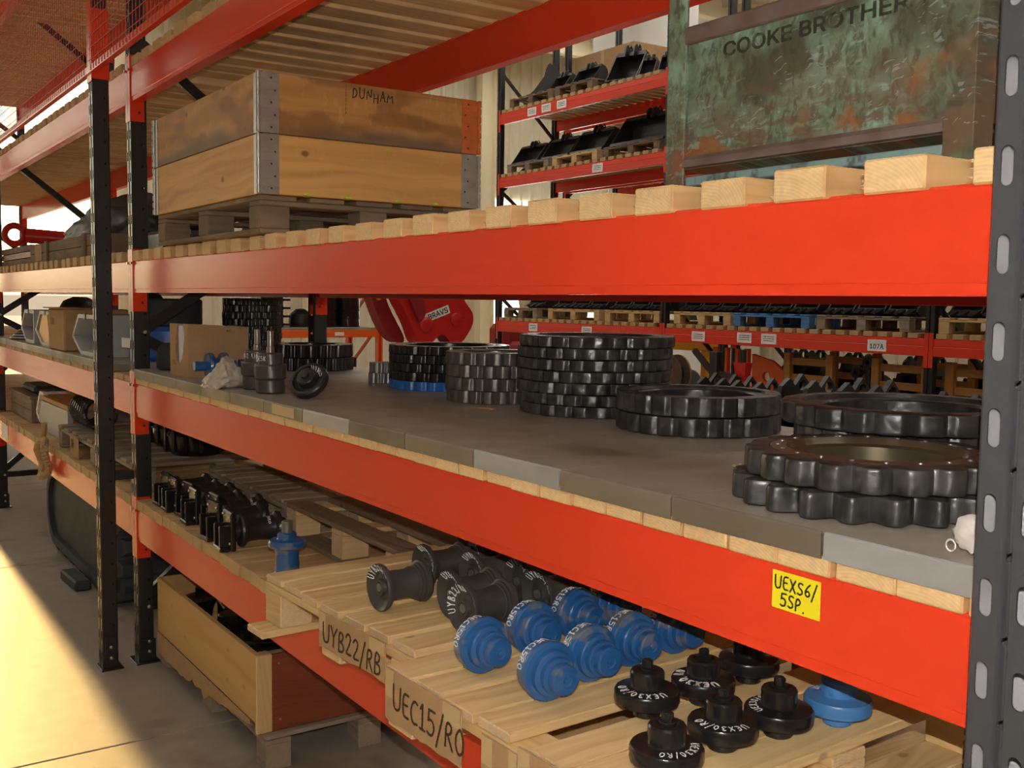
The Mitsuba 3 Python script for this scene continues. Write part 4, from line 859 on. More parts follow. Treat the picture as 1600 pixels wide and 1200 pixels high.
for i, (x, y, lb, bl) in enumerate(idlers):
    t = thing('bolted_idler', lb, 'idler wheel', None if bl else 'black bolted idlers'); at = M((x, y, PT + .0005), rz=.5 * i)
    k = numbered(t + '__wheel'); scene[k] = {**(idb if bl else idl), 'to_world': at}
    k = numbered(t + '__hex_bolt'); scene[k] = {**bo_d, 'to_world': M((x, y, PT + .0928), rz=.4 * i)}
    if bl: scene[k]['bsdf'] = {'type': 'ref', 'id': 'steel_grey'}
    if i != 2:
        m = arc_text('UEX30/RO', [.0150, .0170, 0, .0140, .0130, .0130, .0120][i], .0395, [-1.1, -1.5, 0, -.9, -2.6, .0, 2.5][i], w=[.15, .24, 0, .15, .14, .14, .15][i], seed=i)
        m.vertices[:, :2] *= 1; rr = np.hypot(m.vertices[:, 0], m.vertices[:, 1]); m.vertices[:, 2] += np.interp(rr, [.036, .052, .0575, .06], [.0536, .0526, .0512, .047])
        # the feet of the letters face the hub
        put(numbered(t + '__chalk_writing'), m, 'chalk_white', at=M((x, y, PT + .0005)))
    if i in (0, 4, 5):
        a = [2.6, 0, 0, 0, 2.5, 2.0][i]; tk = slab(LineString([(-.007, .004), (.004, .006), (-.002, -.006)]).buffer(.0016, quad_segs=2), .0006)
        put(numbered(t + '__yellow_tick'), tr(tk, (x + .046 * math.cos(a), y + .046 * math.sin(a), PT + .0536)), 'chalk_yellow')
# blue roller standing up beside the black carriers
t = thing('upright_roller', 'worn blue roller standing on end with a steel shaft, left of the roller pallet', 'roller')
part(t, 'body', tr(lathe([(0, 0), (.052, 0), (.058, .005), (.058, .014), (.046, .026), (.040, .034), (.038, .095), (.044, .108), (.058, .114), (.0605, .119), (.0605, .130), (.056, .137), (.034, .140), (.031, .144), (.031, .158), (.026, .161), (0, .161)], 44), (-2.428, .055, Z1)), 'blue_paint', smooth=30)
part(t, 'shaft', tr(lathe([(0, .1612), (.0175, .1612), (.0175, .196), (.015, .199), (.006, .199), (.005, .197), (0, .197)], 24), (-2.428, .055, Z1)), 'steel_grey', smooth=30)
# black carrier rollers with square end brackets
def carrier_parts():
    body = lathe([(0, .03), (.030, .03), (.034, .034), (.034, .050), (.058, .054), (.061, .062), (.058, .072), (.047, .080), (.042, .095), (.041, .13), (.043, .165), (.047, .182), (.058, .190), (.061, .200), (.058, .208), (.034, .212), (.034, .228), (.028, .232), (0, .232)], 36, 'y')
    plate = cat([bev(-.055, .055, .010, .030, -.064, .078, .005), bev(-.05, .05, -.03, .010, -.064, -.048, .004), bev(-.04, -.028, -.028, .012, -.05, .03, .003), bev(.028, .04, -.028, .012, -.05, .03, .003)])
    return body, plate
cb, cp_ = carrier_parts(); cbd, cpd = mikit.ply(cb, 'satin_black', smooth=30), mikit.ply(cp_, 'gloss_black')
nut = mikit.ply(cat([tr(lathe([(0, 0), (.006, 0), (.005, -.004), (0, -.004)][::-1], 8, 'y'), (sx * .042, .009, sz)) for sx in (-1, 1) for sz in (-.036, .062)]), 'zinc')
for i, (x, y, rz) in enumerate(((-3.885, .06, .05), (-3.745, .055, -.04), (-3.605, .075, .06), (-3.455, .05, -.05), (-3.300, .085, .02), (-3.135, .03, .05), (-2.945, .02, -.06))):
    t = thing('carrier_roller', f'black carrier roller with square end bracket, {ordn[i]} from the middle posts', 'roller', 'bracketed carrier rollers on the low shelf')
    at = M((x, y, Z1 + .0645), rz=rz)
    for nm, d in (('barrel', cbd), ('bracket', cpd), ('bracket_bolts', nut)): scene[numbered(t + '__' + nm)] = {**d, 'to_world': at}
    if i in (4, 6):
        w = wrap_text('5R0', .016, .0478, 0, 0, w=.16, seed=i); v = w.vertices; r0 = np.hypot(v[:, 0], v[:, 1]); ang = np.arctan2(v[:, 1], v[:, 0])
        w.vertices = np.c_[r0 * np.cos(ang * -1 + .9), .155 + v[:, 2] * .6, r0 * np.sin(-ang + .9)]; w.fix_normals()
        put(numbered(t + '__chalk_writing'), w, 'chalk_white', at=at)
# old pallets at the back
pallet('grey weathered pallet with narrow boards behind the bracketed carrier rollers', -4.045, .318, Z1, 1.01, .24, .122, 'pallet_grey', n=9, bw=.085, seed=40)
pallet('pale pallet with dark dusty boards between the grey pallet and the new pallet', -3.02, .292, Z1, .925, .62, .135, 'pallet_old', run='x', n=4, bw=.095, seed=44, mat2='pallet_new')
# far bay and behind: cardboard box with printing, black engines, spring, wedge housing
t = thing('cardboard_box', 'brown cardboard box with dark red printing, half under the orange beam', 'cardboard box')
part(t, 'box', bev(-4.052, -3.52, .585, .90, Z1, Z1 + .31, .004), 'cardboard')
part(t, 'print', place(slab(hand('UB HEARY', .035, w=.10, gap=.3, seed=9)[0], .0008), (-3.98, .5838, Z1 + .23), (1, 0, 0), (0, 0, 1)), 'crate_wood')
part(t, 'print', place(slab(hand('HHORI', .035, w=.10, gap=.3, seed=10)[0], .0008), (-3.9, .5838, Z1 + .17), (1, 0, 0), (0, 0, 1)), 'red_ply')
EP = pallet('dull wooden pallet under the black engines behind the two posts', -6.05, .04, Z1, 1.80, .86, .13, 'pallet_grey', n=10, bw=.11, seed=50)
ez = Z1 + .1325
t = thing('coil_spring', 'big black coil spring lying on a pallet in the far bay', 'coil spring')
pts = [np.array([-5.96 + .055 * a / (2 * PI), .18 + .085 * math.cos(a), ez + .103 + .085 * math.sin(a)]) for a in np.linspace(0, 2 * PI * 7, 7 * 18)]
put(t, cat([cyl(a, b, .017, 8) for a, b in zip(pts[:-1], pts[1:])]), 'satin_black', smooth=40)
for i, (x, y, lb) in enumerate(((-4.83, .42, 'black engine unit left of the middle post on the low shelf'), (-4.47, .40, 'black engine unit right of the middle post on the low shelf'))):
    t = thing('engine_unit', lb, 'engine'); s = 1 - .06 * i
    part(t, 'housing', tr(lathe([(0, 0), (.12, 0), (.15, .03), (.155, .10), (.13, .16), (.09, .19), (0, .2)], 24), (x, y, ez)), 'gloss_black', smooth=25)
    for a in range(7): part(t, 'fin', tr(bev(.10, .165, -.008, .008, .02, .15, .003), (x, y, ez), rz=a * .45 + 3.4), 'gloss_black')
    part(t, 'pipe', cat([cyl((x - .05, y - .14, ez + .15), (x + .08, y - .17, ez + .19), .022, 12), cyl((x + .08, y - .17, ez + .19), (x + .16, y - .06, ez + .14), .022, 12)]), 'satin_black', smooth=40)
    part(t, 'bolt', tr(lathe([(0, 0), (.014, 0), (.014, .01), (0, .012)], 10, 'y'), (x - .06, y - .19, ez + .12), rz=PI), 'zinc')
t = thing('wedge_housing', 'pale grey wedge-shaped sheet housing with a wooden lid on the low shelf', 'machine housing')
part(t, 'side_panel', extrude_y(Polygon([(-7.05, Z1 + .05), (-6.72, Z1), (-6.08, Z1), (-6.08, Z1 + .205), (-6.95, Z1 + .20)]), .10, .13), 'grey_paint')
part(t, 'end_frame', cat([bar((-7.17, .12, Z1 + .10), (-7.03, .12, Z1 + .245), .03, .03), bar((-7.17, .12, Z1 + .10), (-7.06, .12, Z1 + .05), .03, .03), bar((-7.03, .12, Z1 + .245), (-6.90, .12, Z1 + .245), .03, .02), bar((-7.17, .50, Z1 + .10), (-7.03, .50, Z1 + .245), .03, .03), bar((-7.03, .12, Z1 + .24), (-7.03, .5, Z1 + .24), .03, .02)]), 'white_paint')
wpart(t, 'lid', bev(-6.98, -6.08, .10, .52, Z1 + .206, Z1 + .235, .003), 0, 'plywood'); part(t, 'rear_panel', box(-7.0, -6.08, .5, .53, Z1, Z1 + .2), 'grey_paint')
t = thing('timber_box', 'weathered grey wooden box at the far end of the low shelf', 'wooden box')
for i in range(2): wpart(t, 'side_board', bev(-8.23, -7.33, .10, .125, Z1 + .085 * i, Z1 + .085 * i + .083, .003), 0, 'pallet_grey')
wpart(t, 'lid', bev(-8.23, -7.33, .09, .6, Z1 + .17, Z1 + .19, .003), 0, 'pallet_grey'); wpart(t, 'end_board', bev(-7.355, -7.331, .126, .6, Z1, Z1 + .169, .003), 1, 'pallet_grey'); wpart(t, 'rear_board', bev(-8.23, -7.356, .575, .6, Z1, Z1 + .169, .003), 0, 'pallet_grey')
part(t, 'blade', bev(-8.0, -7.5, .15, .5, Z1 + .1905, Z1 + .25, .02), 'steel_dark_frame')
t = thing('cardboard_tag', 'small brown cardboard tag with scrawled letters hanging on the pallet by the two posts', 'tag')
part(t, 'card', bev(-5.62, -5.40, .020, .0235, Z1 + .0, Z1 + .118, .001), 'cardboard'); part(t, 'scrawl', place(slab(hand('DH', .05, w=.12, gap=.2, seed=12)[0], .0006), (-5.58, .0192, Z1 + .05), (1, 0, 0), (0, 0, 1)), 'ink')
t = thing('rope_loop', 'loop of frayed straw-coloured rope hanging over the red beam', 'rope')
pts = [np.array([-6.08 + .14 * math.sin(a) * (1.0 if a < 3 else .8), -.018 + .012 * math.cos(3 * a), Z1 - .075 + .11 * math.cos(a)]) for a in np.linspace(0, 2 * PI, 40)]
rope = cat([cyl(a, b, .022, 8) for a, b in zip(pts[:-1], pts[1:])]); rope.vertices += (meshkit.fbm(rope.vertices * 60, 2, 4)[:, None] - .5) * .012
rope.vertices[:, 1] -= max(0, rope.vertices[:, 1].max() + .012); part(t, 'loop', rope, 'hessian', smooth=40)
part(t, 'tail', cyl((-6.15, -.034, Z1 + .035), (-6.10, -.03, Z1 + .135), .018, 8), 'hessian')
# ------------------------------------------------------------------ yellow sign on the beam
t = thing('card_sign', 'bright yellow card lettered UEXS6/5SP on the orange middle beam', 'sign')
ya, yb, zt, zb = -.324, -.232, 1.287, 1.228
part(t, 'card', bev(ya, yb, -.0022, -.0006, zb, zt, .0004), 'label_yellow')
for tx, x, z, h in (('UEXS6/', ya + .006, zt - .027, .0195), ('5SP.', ya + .018, zt - .053, .0195)):
    part(t, 'handwriting', place(slab(hand(tx, h, w=.13, gap=.24, seed=13)[0], .0004), (x, -.0022, z), (1, 0, -.02), (0, 0, 1)), 'black_ink')
# ------------------------------------------------------------------ floor under the low shelf: ply crate on a pallet
pallet('brown dirty wooden pallet under the ply crate on the floor', -4.04, .085, .0005, 1.335, .82, .128, 'pallet_grey', run='y', n=9, bw=.12, seed=60, bottom=False)
CR = thing('plywood_crate', 'open plywood crate with a red end panel full of black parts, on the floor', 'crate'); cz0, cz1 = .131, .420
a0, a1, b0, b1 = -3.985, -2.735, .060, .80
wpart(CR, 'front_panel', bev(a0, a1, b0, b0 + .022, cz0 + .04, cz1, .002), 0, 'plywood'); wpart(CR, 'rear_panel', bev(a0, a1, b1 - .022, b1, cz0, cz1, .002), 0, 'plywood')
wpart(CR, 'end_panel', bev(a1 - .014, a1, b0 + .0601, b1 - .0221, cz0, cz1 - .004, .002), 1, 'red_ply'); labels[CR + '__end_panel'] = {'label': 'dark red veneered end panel'}
wpart(CR, 'end_panel', bev(a0, a0 + .02, b0 + .0221, b1 - .0221, cz0, cz1, .002), 1, 'plywood')
wpart(CR, 'corner_batten', bev(a1 - .052, a1 - .0145, b0 + .0221, b0 + .06, cz0, cz1 - .002, .003), 2, 'plywood'); wpart(CR, 'corner_batten', bev(a1 - .0140, a1 + .002, b0 + .0005, b0 + .0600, cz0, cz1 - .002, .003), 2, 'pallet_new')
wpart(CR, 'top_batten', bev(a1 - .054, a1 - .015, b0 + .061, b1 - .023, cz1 - .045, cz1 - .006, .003), 1, 'pallet_grey')
wpart(CR, 'base_panel', bev(a0 + .021, a1 - .015, b0 + .0225, b1 - .0225, cz0, cz0 + .018, .002), 0, 'pallet_old')
part(CR, 'screw', cat([tr(lathe([(0, 0), (.005, 0), (.004, .0015), (0, .0015)], 8, 'x'), (a1 + .0002, y, z)) for y, z in ((b0 + .085, cz1 - .04), (b0 + .09, cz0 + .04), (b0 + .4, cz1 - .04))]), 'zinc')
t = thing('cardboard_sheet', 'torn brown cardboard sheet trapped below the ply crate', 'cardboard')
r = random.Random(5); n_ = 40; pts = [(a0 + .01, .170), (a1 - .06, .170)]
for i in range(n_ + 1):
    f = i / n_; x = a1 - .06 - (a1 - a0 - .08) * f; zz = .150 - .075 * min(1, f * 1.4) + r.uniform(-.004, .004) - (.022 if .40 < f < .47 else 0) + (.02 if .56 < f < .60 else 0); pts.append((x, zz))
put(t, extrude_y(Polygon(pts).buffer(0), b0 - .006, b0 - .002), 'cardboard')
r = random.Random(9)
for i in range(15):
    x, y = a0 + .16 + (i % 5) * .215 + r.uniform(-.02, .02), b0 + .15 + (i // 5) * .20 + r.uniform(-.02, .02)
    k = i % 3; t = thing(['track_roller', 'angle_bracket', 'headed_pin'][k], [f'black ribbed roller in the ply crate', 'black angle bracket in the ply crate', 'black headed pin in the ply crate'][k], ['roller', 'bracket', 'pin'][k], ['rollers in the ply crate', 'brackets in the ply crate', 'pins in the ply crate'][k])
    zb = cz0 + .019
    m = [lathe([(0, 0), (.07, 0), (.075, .01), (.06, .05), (.05, .10), (.06, .15), (.075, .19), (.07, .20), (.02, .2), (.02, .24), (0, .24)], 24), cat([bev(-.07, .07, -.05, -.03, 0, .22, .005), bev(-.07, .07, -.0299, .07, 0, .02, .005), bev(-.01, .01, -.0299, .05, .0201, .15, .004)]), lathe([(0, 0), (.035, 0), (.035, .2), (.055, .205), (.055, .235), (.05, .24), (0, .24)], 20)][k]
    put(t, tr(m, (x, y, zb), rz=r.uniform(0, 6)), 'gloss_black', smooth=25)
# ------------------------------------------------------------------ floor in the far bay: tyre with chevrons, timber, boxes
t = thing('rubber_track', 'blue-black rubber digger track with chunky lugs standing on edge under the far bay', 'rubber track')
loop = LineString([(-6.58, .29), (-5.15, .29)]).buffer(.255, quad_segs=16); inner = LineString([(-6.58, .29), (-5.15, .29)]).buffer(.20, quad_segs=16)
part(t, 'band', tr(extrude_y(loop.difference(inner), .10, .50), (0, 0, .0)), 'tyre_rubber', smooth=30)
part(t, 'side_cover', extrude_y(inner.buffer(-.001), .13, .14), 'tyre_rubber')
L_ = loop.exterior.length
for i in range(40):
    c = loop.exterior.interpolate(L_ * i / 40); c2 = loop.exterior.interpolate(L_ * i / 40 + .01); d = np.array([c2.x - c.x, c2.y - c.y]); d /= np.linalg.norm(d); nn = np.array([d[1], -d[0]])
    if (np.array([c.x, c.y]) - [min(max(c.x, -6.58), -5.15), .29]) @ nn < 0: nn = -nn
    q = [np.array([c.x, c.y]) + d * a + nn * b for a, b in ((-.05, -.002), (.05, -.002), (.03, .040), (-.03, .040))]
    part(t, 'lug', hull([(e[0], yy + (.02 if k in (2, 3) else 0) * (1 if yy < .3 else -1), max(e[1], .0005)) for k, e in enumerate(q) for yy in (.10 + .02 * (i % 2), .50 - .02 * (i % 2))]), 'tyre_rubber')
t = thing('drain_block', 'flat dark rubber block lying at the foot of the rubber track', 'block')
put(t, tr(bev(-.17, .17, -.045, .045, 0, .06, .01), (-5.62, .035, .0005), rz=.05), 'tyre_rubber')
t = thing('timber_stack', 'short stack of brown timber below the far end of the low shelf', 'timber')
for i in range(3): wpart(t, 'baulk', bev(-7.6, -6.35, .56, .90, .10 + .135 * i, .22 + .135 * i, .01), 0, 'pallet_old')
for x in (-7.5, -6.5): wpart(t, 'bearer', bev(x, x + .1, .55, .905, .0, .099, .006), 1, 'pallet_old')
for i, (x, y, w, d, h, m, lb) in enumerate(((-4.78, .45, .50, .38, .31, 'plywood', 'plywood box on the floor between the two black posts'), (-4.10 + .0, 1.25, .7, .5, .40, 'pallet_old', 'dark timber box on the floor behind the ply crate'))):
    t = thing('timber_box', lb, 'wooden box')
    for j in range(3): wpart(t, 'front_board', bev(x, x + w, y, y + .02, h * j / 3 + .002, h * (j + 1) / 3, .002), 0, m)
    for j in range(3): wpart(t, 'side_board', bev(x + w - .02, x + w, y + .0201, y + d, h * j / 3 + .002, h * (j + 1) / 3, .002), 1, m)
    wpart(t, 'lid', bev(x, x + w, y, y + d, h + .0005, h + .018, .002), 0, m); wpart(t, 'side_board', bev(x, x + .02, y + .0201, y + d, 0.002, h, .002), 1, m); wpart(t, 'rear_board', bev(x + .021, x + w - .021, y + d - .02, y + d, .002, h, .002), 0, m)
t = thing('tub', 'blue tub on the floor seen under the nearest pallet', 'tub')
put(t, tr(lathe([(.0, 0), (.15, 0), (.19, .34), (.205, .345), (.205, .36), (.185, .36), (.146, .012), (0, .012)], 32), (-.10, .42, .0005)), 'blue_gloss', smooth=30)
t = thing('hose_coil', 'coil of black hose on the low shelf behind the blue idler', 'hose')
pts = [np.array([-.235 + .09 * math.cos(a), .60 + .12 * math.sin(a), Z1 + .02 + .022 * a / (2 * PI)]) for a in np.linspace(0, 2 * PI * 6, 130)]
put(t, cat([cyl(a, b, .0105, 8) for a, b in zip(pts[:-1], pts[1:])]), 'rubber', smooth=40)

t = thing('beam_label', 'white label stuck on the low red beam at the far left edge', 'label')
put(t, bev(-8.02, -7.72, -.0025, -.0006, .605, .715, .0004), 'label_white')
t = thing('tape_strip', 'strip of clear tape across a steel tray lip below the tilted idler', 'tape')
put(t, bev(-2.38, -2.20, -.0136, -.0128, 1.329, 1.360, .0003), 'tape')
# ------------------------------------------------------------------ far racking along the back of the hall
FX = [-11.49, -8.07, -4.69, -1.29]; FW = .085; FD = 1.0
FL = dict(a=(1.262, 1.415), b=(3.245, 3.385), c=(4.105, 4.255))
def far_rack(y0, label, mats):
    t = thing('store_racking', label, 'pallet racking', None)
    for x in FX:
        for y in (y0, y0 + FD - .07):
            k = part(t, 'upright', cat([bev(x, x + .034, y, y + .07, 0, 5.9, .004), bev(x + .051, x + FW, y, y + .07, 0, 5.9, .004), box(x + .03, x + .055, y + .012, y + .06, 0, 5.9)]), 'black_paint')
        for za, zb, rv in ((.2, .95, 0), (1.0, 1.75, 1), (1.8, 2.55, 0), (2.55, 3.2, 1), (3.2, 4.0, 0), (4.0, 4.8, 1)):
            a, b = (y0 + .06, y0 + FD - .06) if not rv else (y0 + FD - .06, y0 + .06)
            part(t, 'brace', bar((x + .04, a, za), (x + .04, b, zb), .03, .04), 'black_paint')
    for i in range(3):
        xa, xb = FX[i] + FW + .002, FX[i + 1] - .002
        for lv, (z0, z1) in FL.items():
            for rear in (0, 1):
                y = y0 - .004 if not rear else y0 + FD - .045
                m = extrude_x(Polygon([(.002, 0), (.05, 0), (.05, z1 - z0), (.012, z1 - z0), (.004, z1 - z0 - .006), (0, (z1 - z0) * .6), (.003, (z1 - z0) * .57), (0, (z1 - z0) * .54), (0, .004)]), xa, xb)
                k = part(t, 'beam', tr(m, (0, y, z0)), 'red_paint_far')
                for x, s in ((xa, 1), (xb, -1)):
                    put(numbered(k + '__connector'), bev(min(x, x - s * .042), max(x, x - s * .042), y - .004 if not rear else y + .051, y - .0005 if not rear else y + .0545, z0 - .10, z1 + .05, .001), 'red_paint_far')
            sl = [bev(x, x + .1, y0 + .0, y0 + FD - .01, z1 + .0005, z1 + .045, .002) for x in np.arange(xa + .02, xb - .1, .155)]
            m, uv = grainuv(cat(sl), 1, i * 7 + int(z0 * 10)); k = part(t, 'deck_slats', m, 'pine_dull', uv=uv); labels[k] = {'label': 'timber deck slats', 'kind': 'stuff'}
    return t
FY = 6.80
far_rack(FY, 'red and black pallet racking across the back of the hall, facing the camera', None)
far_rack(FY + 1.15, 'second row of red racking standing back to back behind the far racking', None)
def sticker(t, x, z, w, h, text=None):
    k = part(t, 'label_card', bev(x - w / 2, x + w / 2, FY - .0075, FY - .0052, z - h / 2, z + h / 2, .0005), 'label_white')
    if text:
        m = meshkit.text_mesh(text, h * .40, .0006, bold=True); m.apply_translation([-m.bounds.mean(0)[0], 0, 0])
        put(numbered(k + '__print'), place(m, (x, FY - .0076, z - h * .28), (1, 0, 0), (0, 0, 1)), 'black_ink')
    else:
        put(numbered(k + '__print'), cat([box(x - w * .36, x + w * .36, FY - .0079, FY - .0076, z + h * q, z + h * q + .008) for q in (-.22, -.02, .18)]), 'steel_grey')
CARDS = {}
for x, z, tx in ((-10.55, 1.345, None), (-9.40, 1.335, None), (-7.45, 1.335, None), (-6.78, 1.345, None), (-6.45, 1.345, None), (-5.17, 1.335, '107A'), (-3.98, 1.335, None), (-10.33, 4.185, None), (-10.0, 4.185, None), (-10.65, 4.18, None), (-9.25, 3.315, None)):
    bm = 'low' if z < 2 else 'top' if z > 4 else 'middle'; CARDS[bm] = CARDS.get(bm, 0) + 1
    nth = dict(low=['first', 'second', 'third', 'fourth', 'fifth', 'sixth', 'last'], top=['second', 'third', 'first', 'x'], middle=['only'])[bm][CARDS[bm] - 1]
    t = thing('rack_label', f'{nth} white label card from the left on the {bm} far red beam' + (', reading 107A' if tx else ''), 'label', None if tx else f'label cards on the {bm} far beams')
    sticker(t, x, z, .20, .105, tx)
# pallets and buckets on the far racking
def bucket(label, x, y, z, w, s, rz=0.0, flip=False, group='black digger buckets on the far racking', teeth=4):
    t = thing('digger_bucket', label, 'digger bucket', group)
    P = [(0, .05), (.10, 0), (.42, 0), (.58, .12), (.64, .34), (.58, .52), (.40, .58)]
    P = [(a * s, b * s) for a, b in P]; th = .022 * s / .6
    at = M((x, y, z), rz=rz)
    side = Polygon(P + [(.10 * s, .16 * s)])
    for q in (-w / 2, w / 2 - .02 * s):
        put(numbered(t + '__side_plate'), extrude_x(side, q, q + .02 * s), 'satin_black', at=at)
    sh = LineString(smooth_line(P)).buffer(th, cap_style='flat', quad_segs=3).intersection(shapely.box(-1, .0005, 2, 2))
    put(numbered(t + '__shell'), extrude_x(sh, -w / 2 + .0201 * s, w / 2 - .0201 * s), 'satin_black', at=at)
    for i in range(teeth):
        q = -w / 2 + w * (i + .5) / teeth
        put(numbered(t + '__tooth'), tr(hull([(-.035 * s, -.11 * s, .03 * s), (.035 * s, -.11 * s, .03 * s), (-.05 * s, .02 * s, .02 * s), (.05 * s, .02 * s, .02 * s), (-.05 * s, .04 * s, .09 * s), (.05 * s, .04 * s, .09 * s)]), (q, 0, 0)), 'satin_black', at=at)
    lug = Polygon([(.30, .52), (.60, .50), (.58, .70), (.52, .76), (.46, .70), (.42, .74), (.36, .70)]).difference(shapely.Point(.52, .70).buffer(.03))
    lug = shapely.affinity.scale(lug, s, s, origin=(0, 0))
    for q in (-.10 * s, .07 * s):
        put(numbered(t + '__lug'), extrude_x(lug, q, q + .03 * s), 'satin_black', at=at)
    return t
import shapely.affinity
za, zb_, zc_ = FL['a'][1] + .047, FL['b'][1] + .047, FL['c'][1] + .047
rowA = [(-11.30, .78, 'pallet_grey', 'grey pallet at the left end of the far racking', 5), (-10.27, 1.06, 'pallet_new', 'yellowish pallet left of the second far post', 6), (-9.10, .98, 'pallet_new', 'pale pallet next left of the second far post', 6), (-7.88, .86, 'pallet_new', 'pale pallet right of the second far post', 6),
        (-6.98, 1.00, 'pallet_blue', 'bright blue pallet on the low far beam', 6), (-5.89, 1.02, 'pallet_grey', 'grey pallet left of the third far post', 6), (-4.585, 1.00, 'pallet_new', 'yellowish pallet right of the third far post', 6)]
rb = random.Random(4)
for x, w, m, lb, n in rowA:
    pallet(lb, x, FY + .03, za + .001, w, .86, .135, m, run='y', n=n, bw=.11, seed=int(-x * 10))
    nb = 3 if w > .8 else 2; short = lb.replace(' on the low far beam', '').replace(' of the far racking', ' of the low far level')
    for j in range(nb):
        if nb == 2 and j == 0: continue
        bw_ = w / nb - .03; s = .78 + .05 * (j % 2)
        bucket(f'{ordn[j]} black bucket on the {short}', x + w * (j + .5) / nb, FY + .15, za + .138, bw_, s, group=f'buckets on the {short}', teeth=3)
rowB = [(-11.26, .95, 'pallet_grey', 'grey pallet at the left on the middle far level'), (-10.22, .92, 'pallet_new', 'pale pallet in the middle of the middle far level'), (-9.18, 1.0, 'pallet_old', 'brown pallet at the right on the middle far level')]
for x, w, m, lb in rowB:
    pallet(lb, x, FY + .02, zb_ + .001, w, .86, .115, m, run='y', n=5, bw=.12, seed=int(-x * 9))
for x, w, s, lb in ((-11.02, .60, .44, 'low black grading bucket at the left on the middle far level'), (-10.32, .60, .46, 'black grading bucket second from the left on the middle far level'), (-9.66, .66, .50, 'wide black grading bucket in the middle of the middle far level'), (-8.70, .98, .62, 'largest black grading bucket at the right on the middle far level')):
    bucket(lb, x, FY + .12, zb_ + .118, w, s, group=None, teeth=0)
pallet('brown pallet at the left on the top far level', -11.22, FY + .02, zc_ + .001, .98, .86, .12, 'pallet_old', run='y', n=5, bw=.12, seed=81)
pallet('brown pallet in the middle of the top far level', -10.18, FY + .02, zc_ + .001, .76, .86, .12, 'pallet_old', run='y', n=5, bw=.12, seed=82)
bucket('narrow black bucket with a tall back at the left on the top far level', -10.98, FY + .2, zc_ + .1225, .34, .62, rz=-.6, group=None, teeth=2)
bucket('black bucket second from the left on the top far level', -10.44, FY + .2, zc_ + .1225, .34, .40, group=None, teeth=2)
bucket('black bucket third from the left on the top far level', -9.90, FY + .2, zc_ + .1225, .46, .42, group=None, teeth=3)
bucket('black coupler bucket with many lugs on the top far level', -9.05, FY + .14, zc_ + .0005, .42, .70, rz=.35, group=None, teeth=3)
bucket('small black bucket right of the coupler bucket', -8.56, FY + .12, zc_ + .0005, .18, .40, rz=.5, group=None, teeth=2)
bucket('smallest black bucket at the right end of the top far level', -8.24, FY + .12, zc_ + .0005, .16, .36, rz=.5, group=None, teeth=2)
t = thing('cardboard_box', 'big plain brown cardboard box on the top far level', 'cardboard box'); part(t, 'carton', bev(-11.35, -10.05, FY + 1.22, FY + 1.9, zc_ + .0005, zc_ + .86, .006), 'cardboard'); part(t, 'tape', bev(-10.75, -10.68, FY + 1.2185, FY + 1.2198, zc_ + .4, zc_ + .858, .0004), 'tape')
t = thing('board', 'large white board standing behind the cardboard box at the top of the far racking', 'board'); part(t, 'board', bev(-12.3, -10.0, FY + 2.30, FY + 2.33, zc_ - .3, zc_ + 1.55, .004), 'white_paint'); part(t, 'prop', bev(-11.2, -11.1, FY + 2.335, FY + 2.40, 0, zc_ - .3 + .6, .004), 'pallet_new')
t = thing('tub', 'cream plastic tub at the left end of the low far beam', 'tub')
part(t, 'tub', tr(lathe([(0, 0), (.15, 0), (.215, .30), (.225, .305), (.225, .33), (.20, .33), (.14, .015), (0, .015)], 28), (-11.12, FY + .35, za + .137)), 'cream_steel', smooth=30)
# ------------------------------------------------------------------ things on the floor below and before the far racking
def slat_crate(x, w, label):
    t = thing('slatted_crate', label, 'crate', 'slatted crates under the far racking')
    for px in (x, x + w - .08):
        for py in (FY + .10, FY + .80): wpart(t, 'post', bev(px, px + .08, py, py + .06, 0.001, 1.215, .004), 2, 'crate_wood')
    for z in (.62, .80, .97, 1.13):
        for py in (FY + .125, FY + .815): wpart(t, 'rail', bev(x + .0805, x + w - .0805, py, py + .022, z - .035, z + .035, .003), 0, 'crate_wood')
    wpart(t, 'base', bev(x + .0805, x + w - .0805, FY + .1501, FY + .81, .30, .34, .003), 0, 'crate_wood')
    return t
slat_crate(-6.34, .60, 'orange-brown slatted crate below the blue pallet'); slat_crate(-5.30, .60, 'orange-brown slatted crate left of the third far post'); slat_crate(-4.55, .60, 'orange-brown slatted crate right of the third far post')
for i, (x, h, rr) in enumerate(((-5.665, 1.07, .055), (-5.53, 1.17, .065), (-5.395, 1.17, .055))):
    t = thing('standing_ram', f'black hydraulic ram standing between the slatted crates, {ordn[i]} from the left', 'hydraulic ram', 'rams between the slatted crates')
    part(t, 'barrel', tr(lathe([(0, 0), (rr, 0), (rr, h * .7), (rr * .8, h * .72), (rr * .5, h * .73), (rr * .5, h * .93), (0, h * .93)], 18), (x, FY + .38, .001)), 'satin_black', smooth=30)
    part(t, 'eye', tr(extrude_y(shapely.Point(0, 0).buffer(rr * .9).difference(shapely.Point(0, 0).buffer(rr * .4)), -.03, .03), (x, FY + .38, h * .93 + rr * .93)), 'satin_black', smooth=30)
    part(t, 'tag', bev(x - .03, x + .03, FY + .38 - rr - .003, FY + .38 - rr - .0005, h * .66, h * .74, .0004), 'label_white')
t = thing('lifting_frame', 'bright orange lifting frame standing under the far racking', 'frame')
fx0, fx1 = -7.58, -7.06
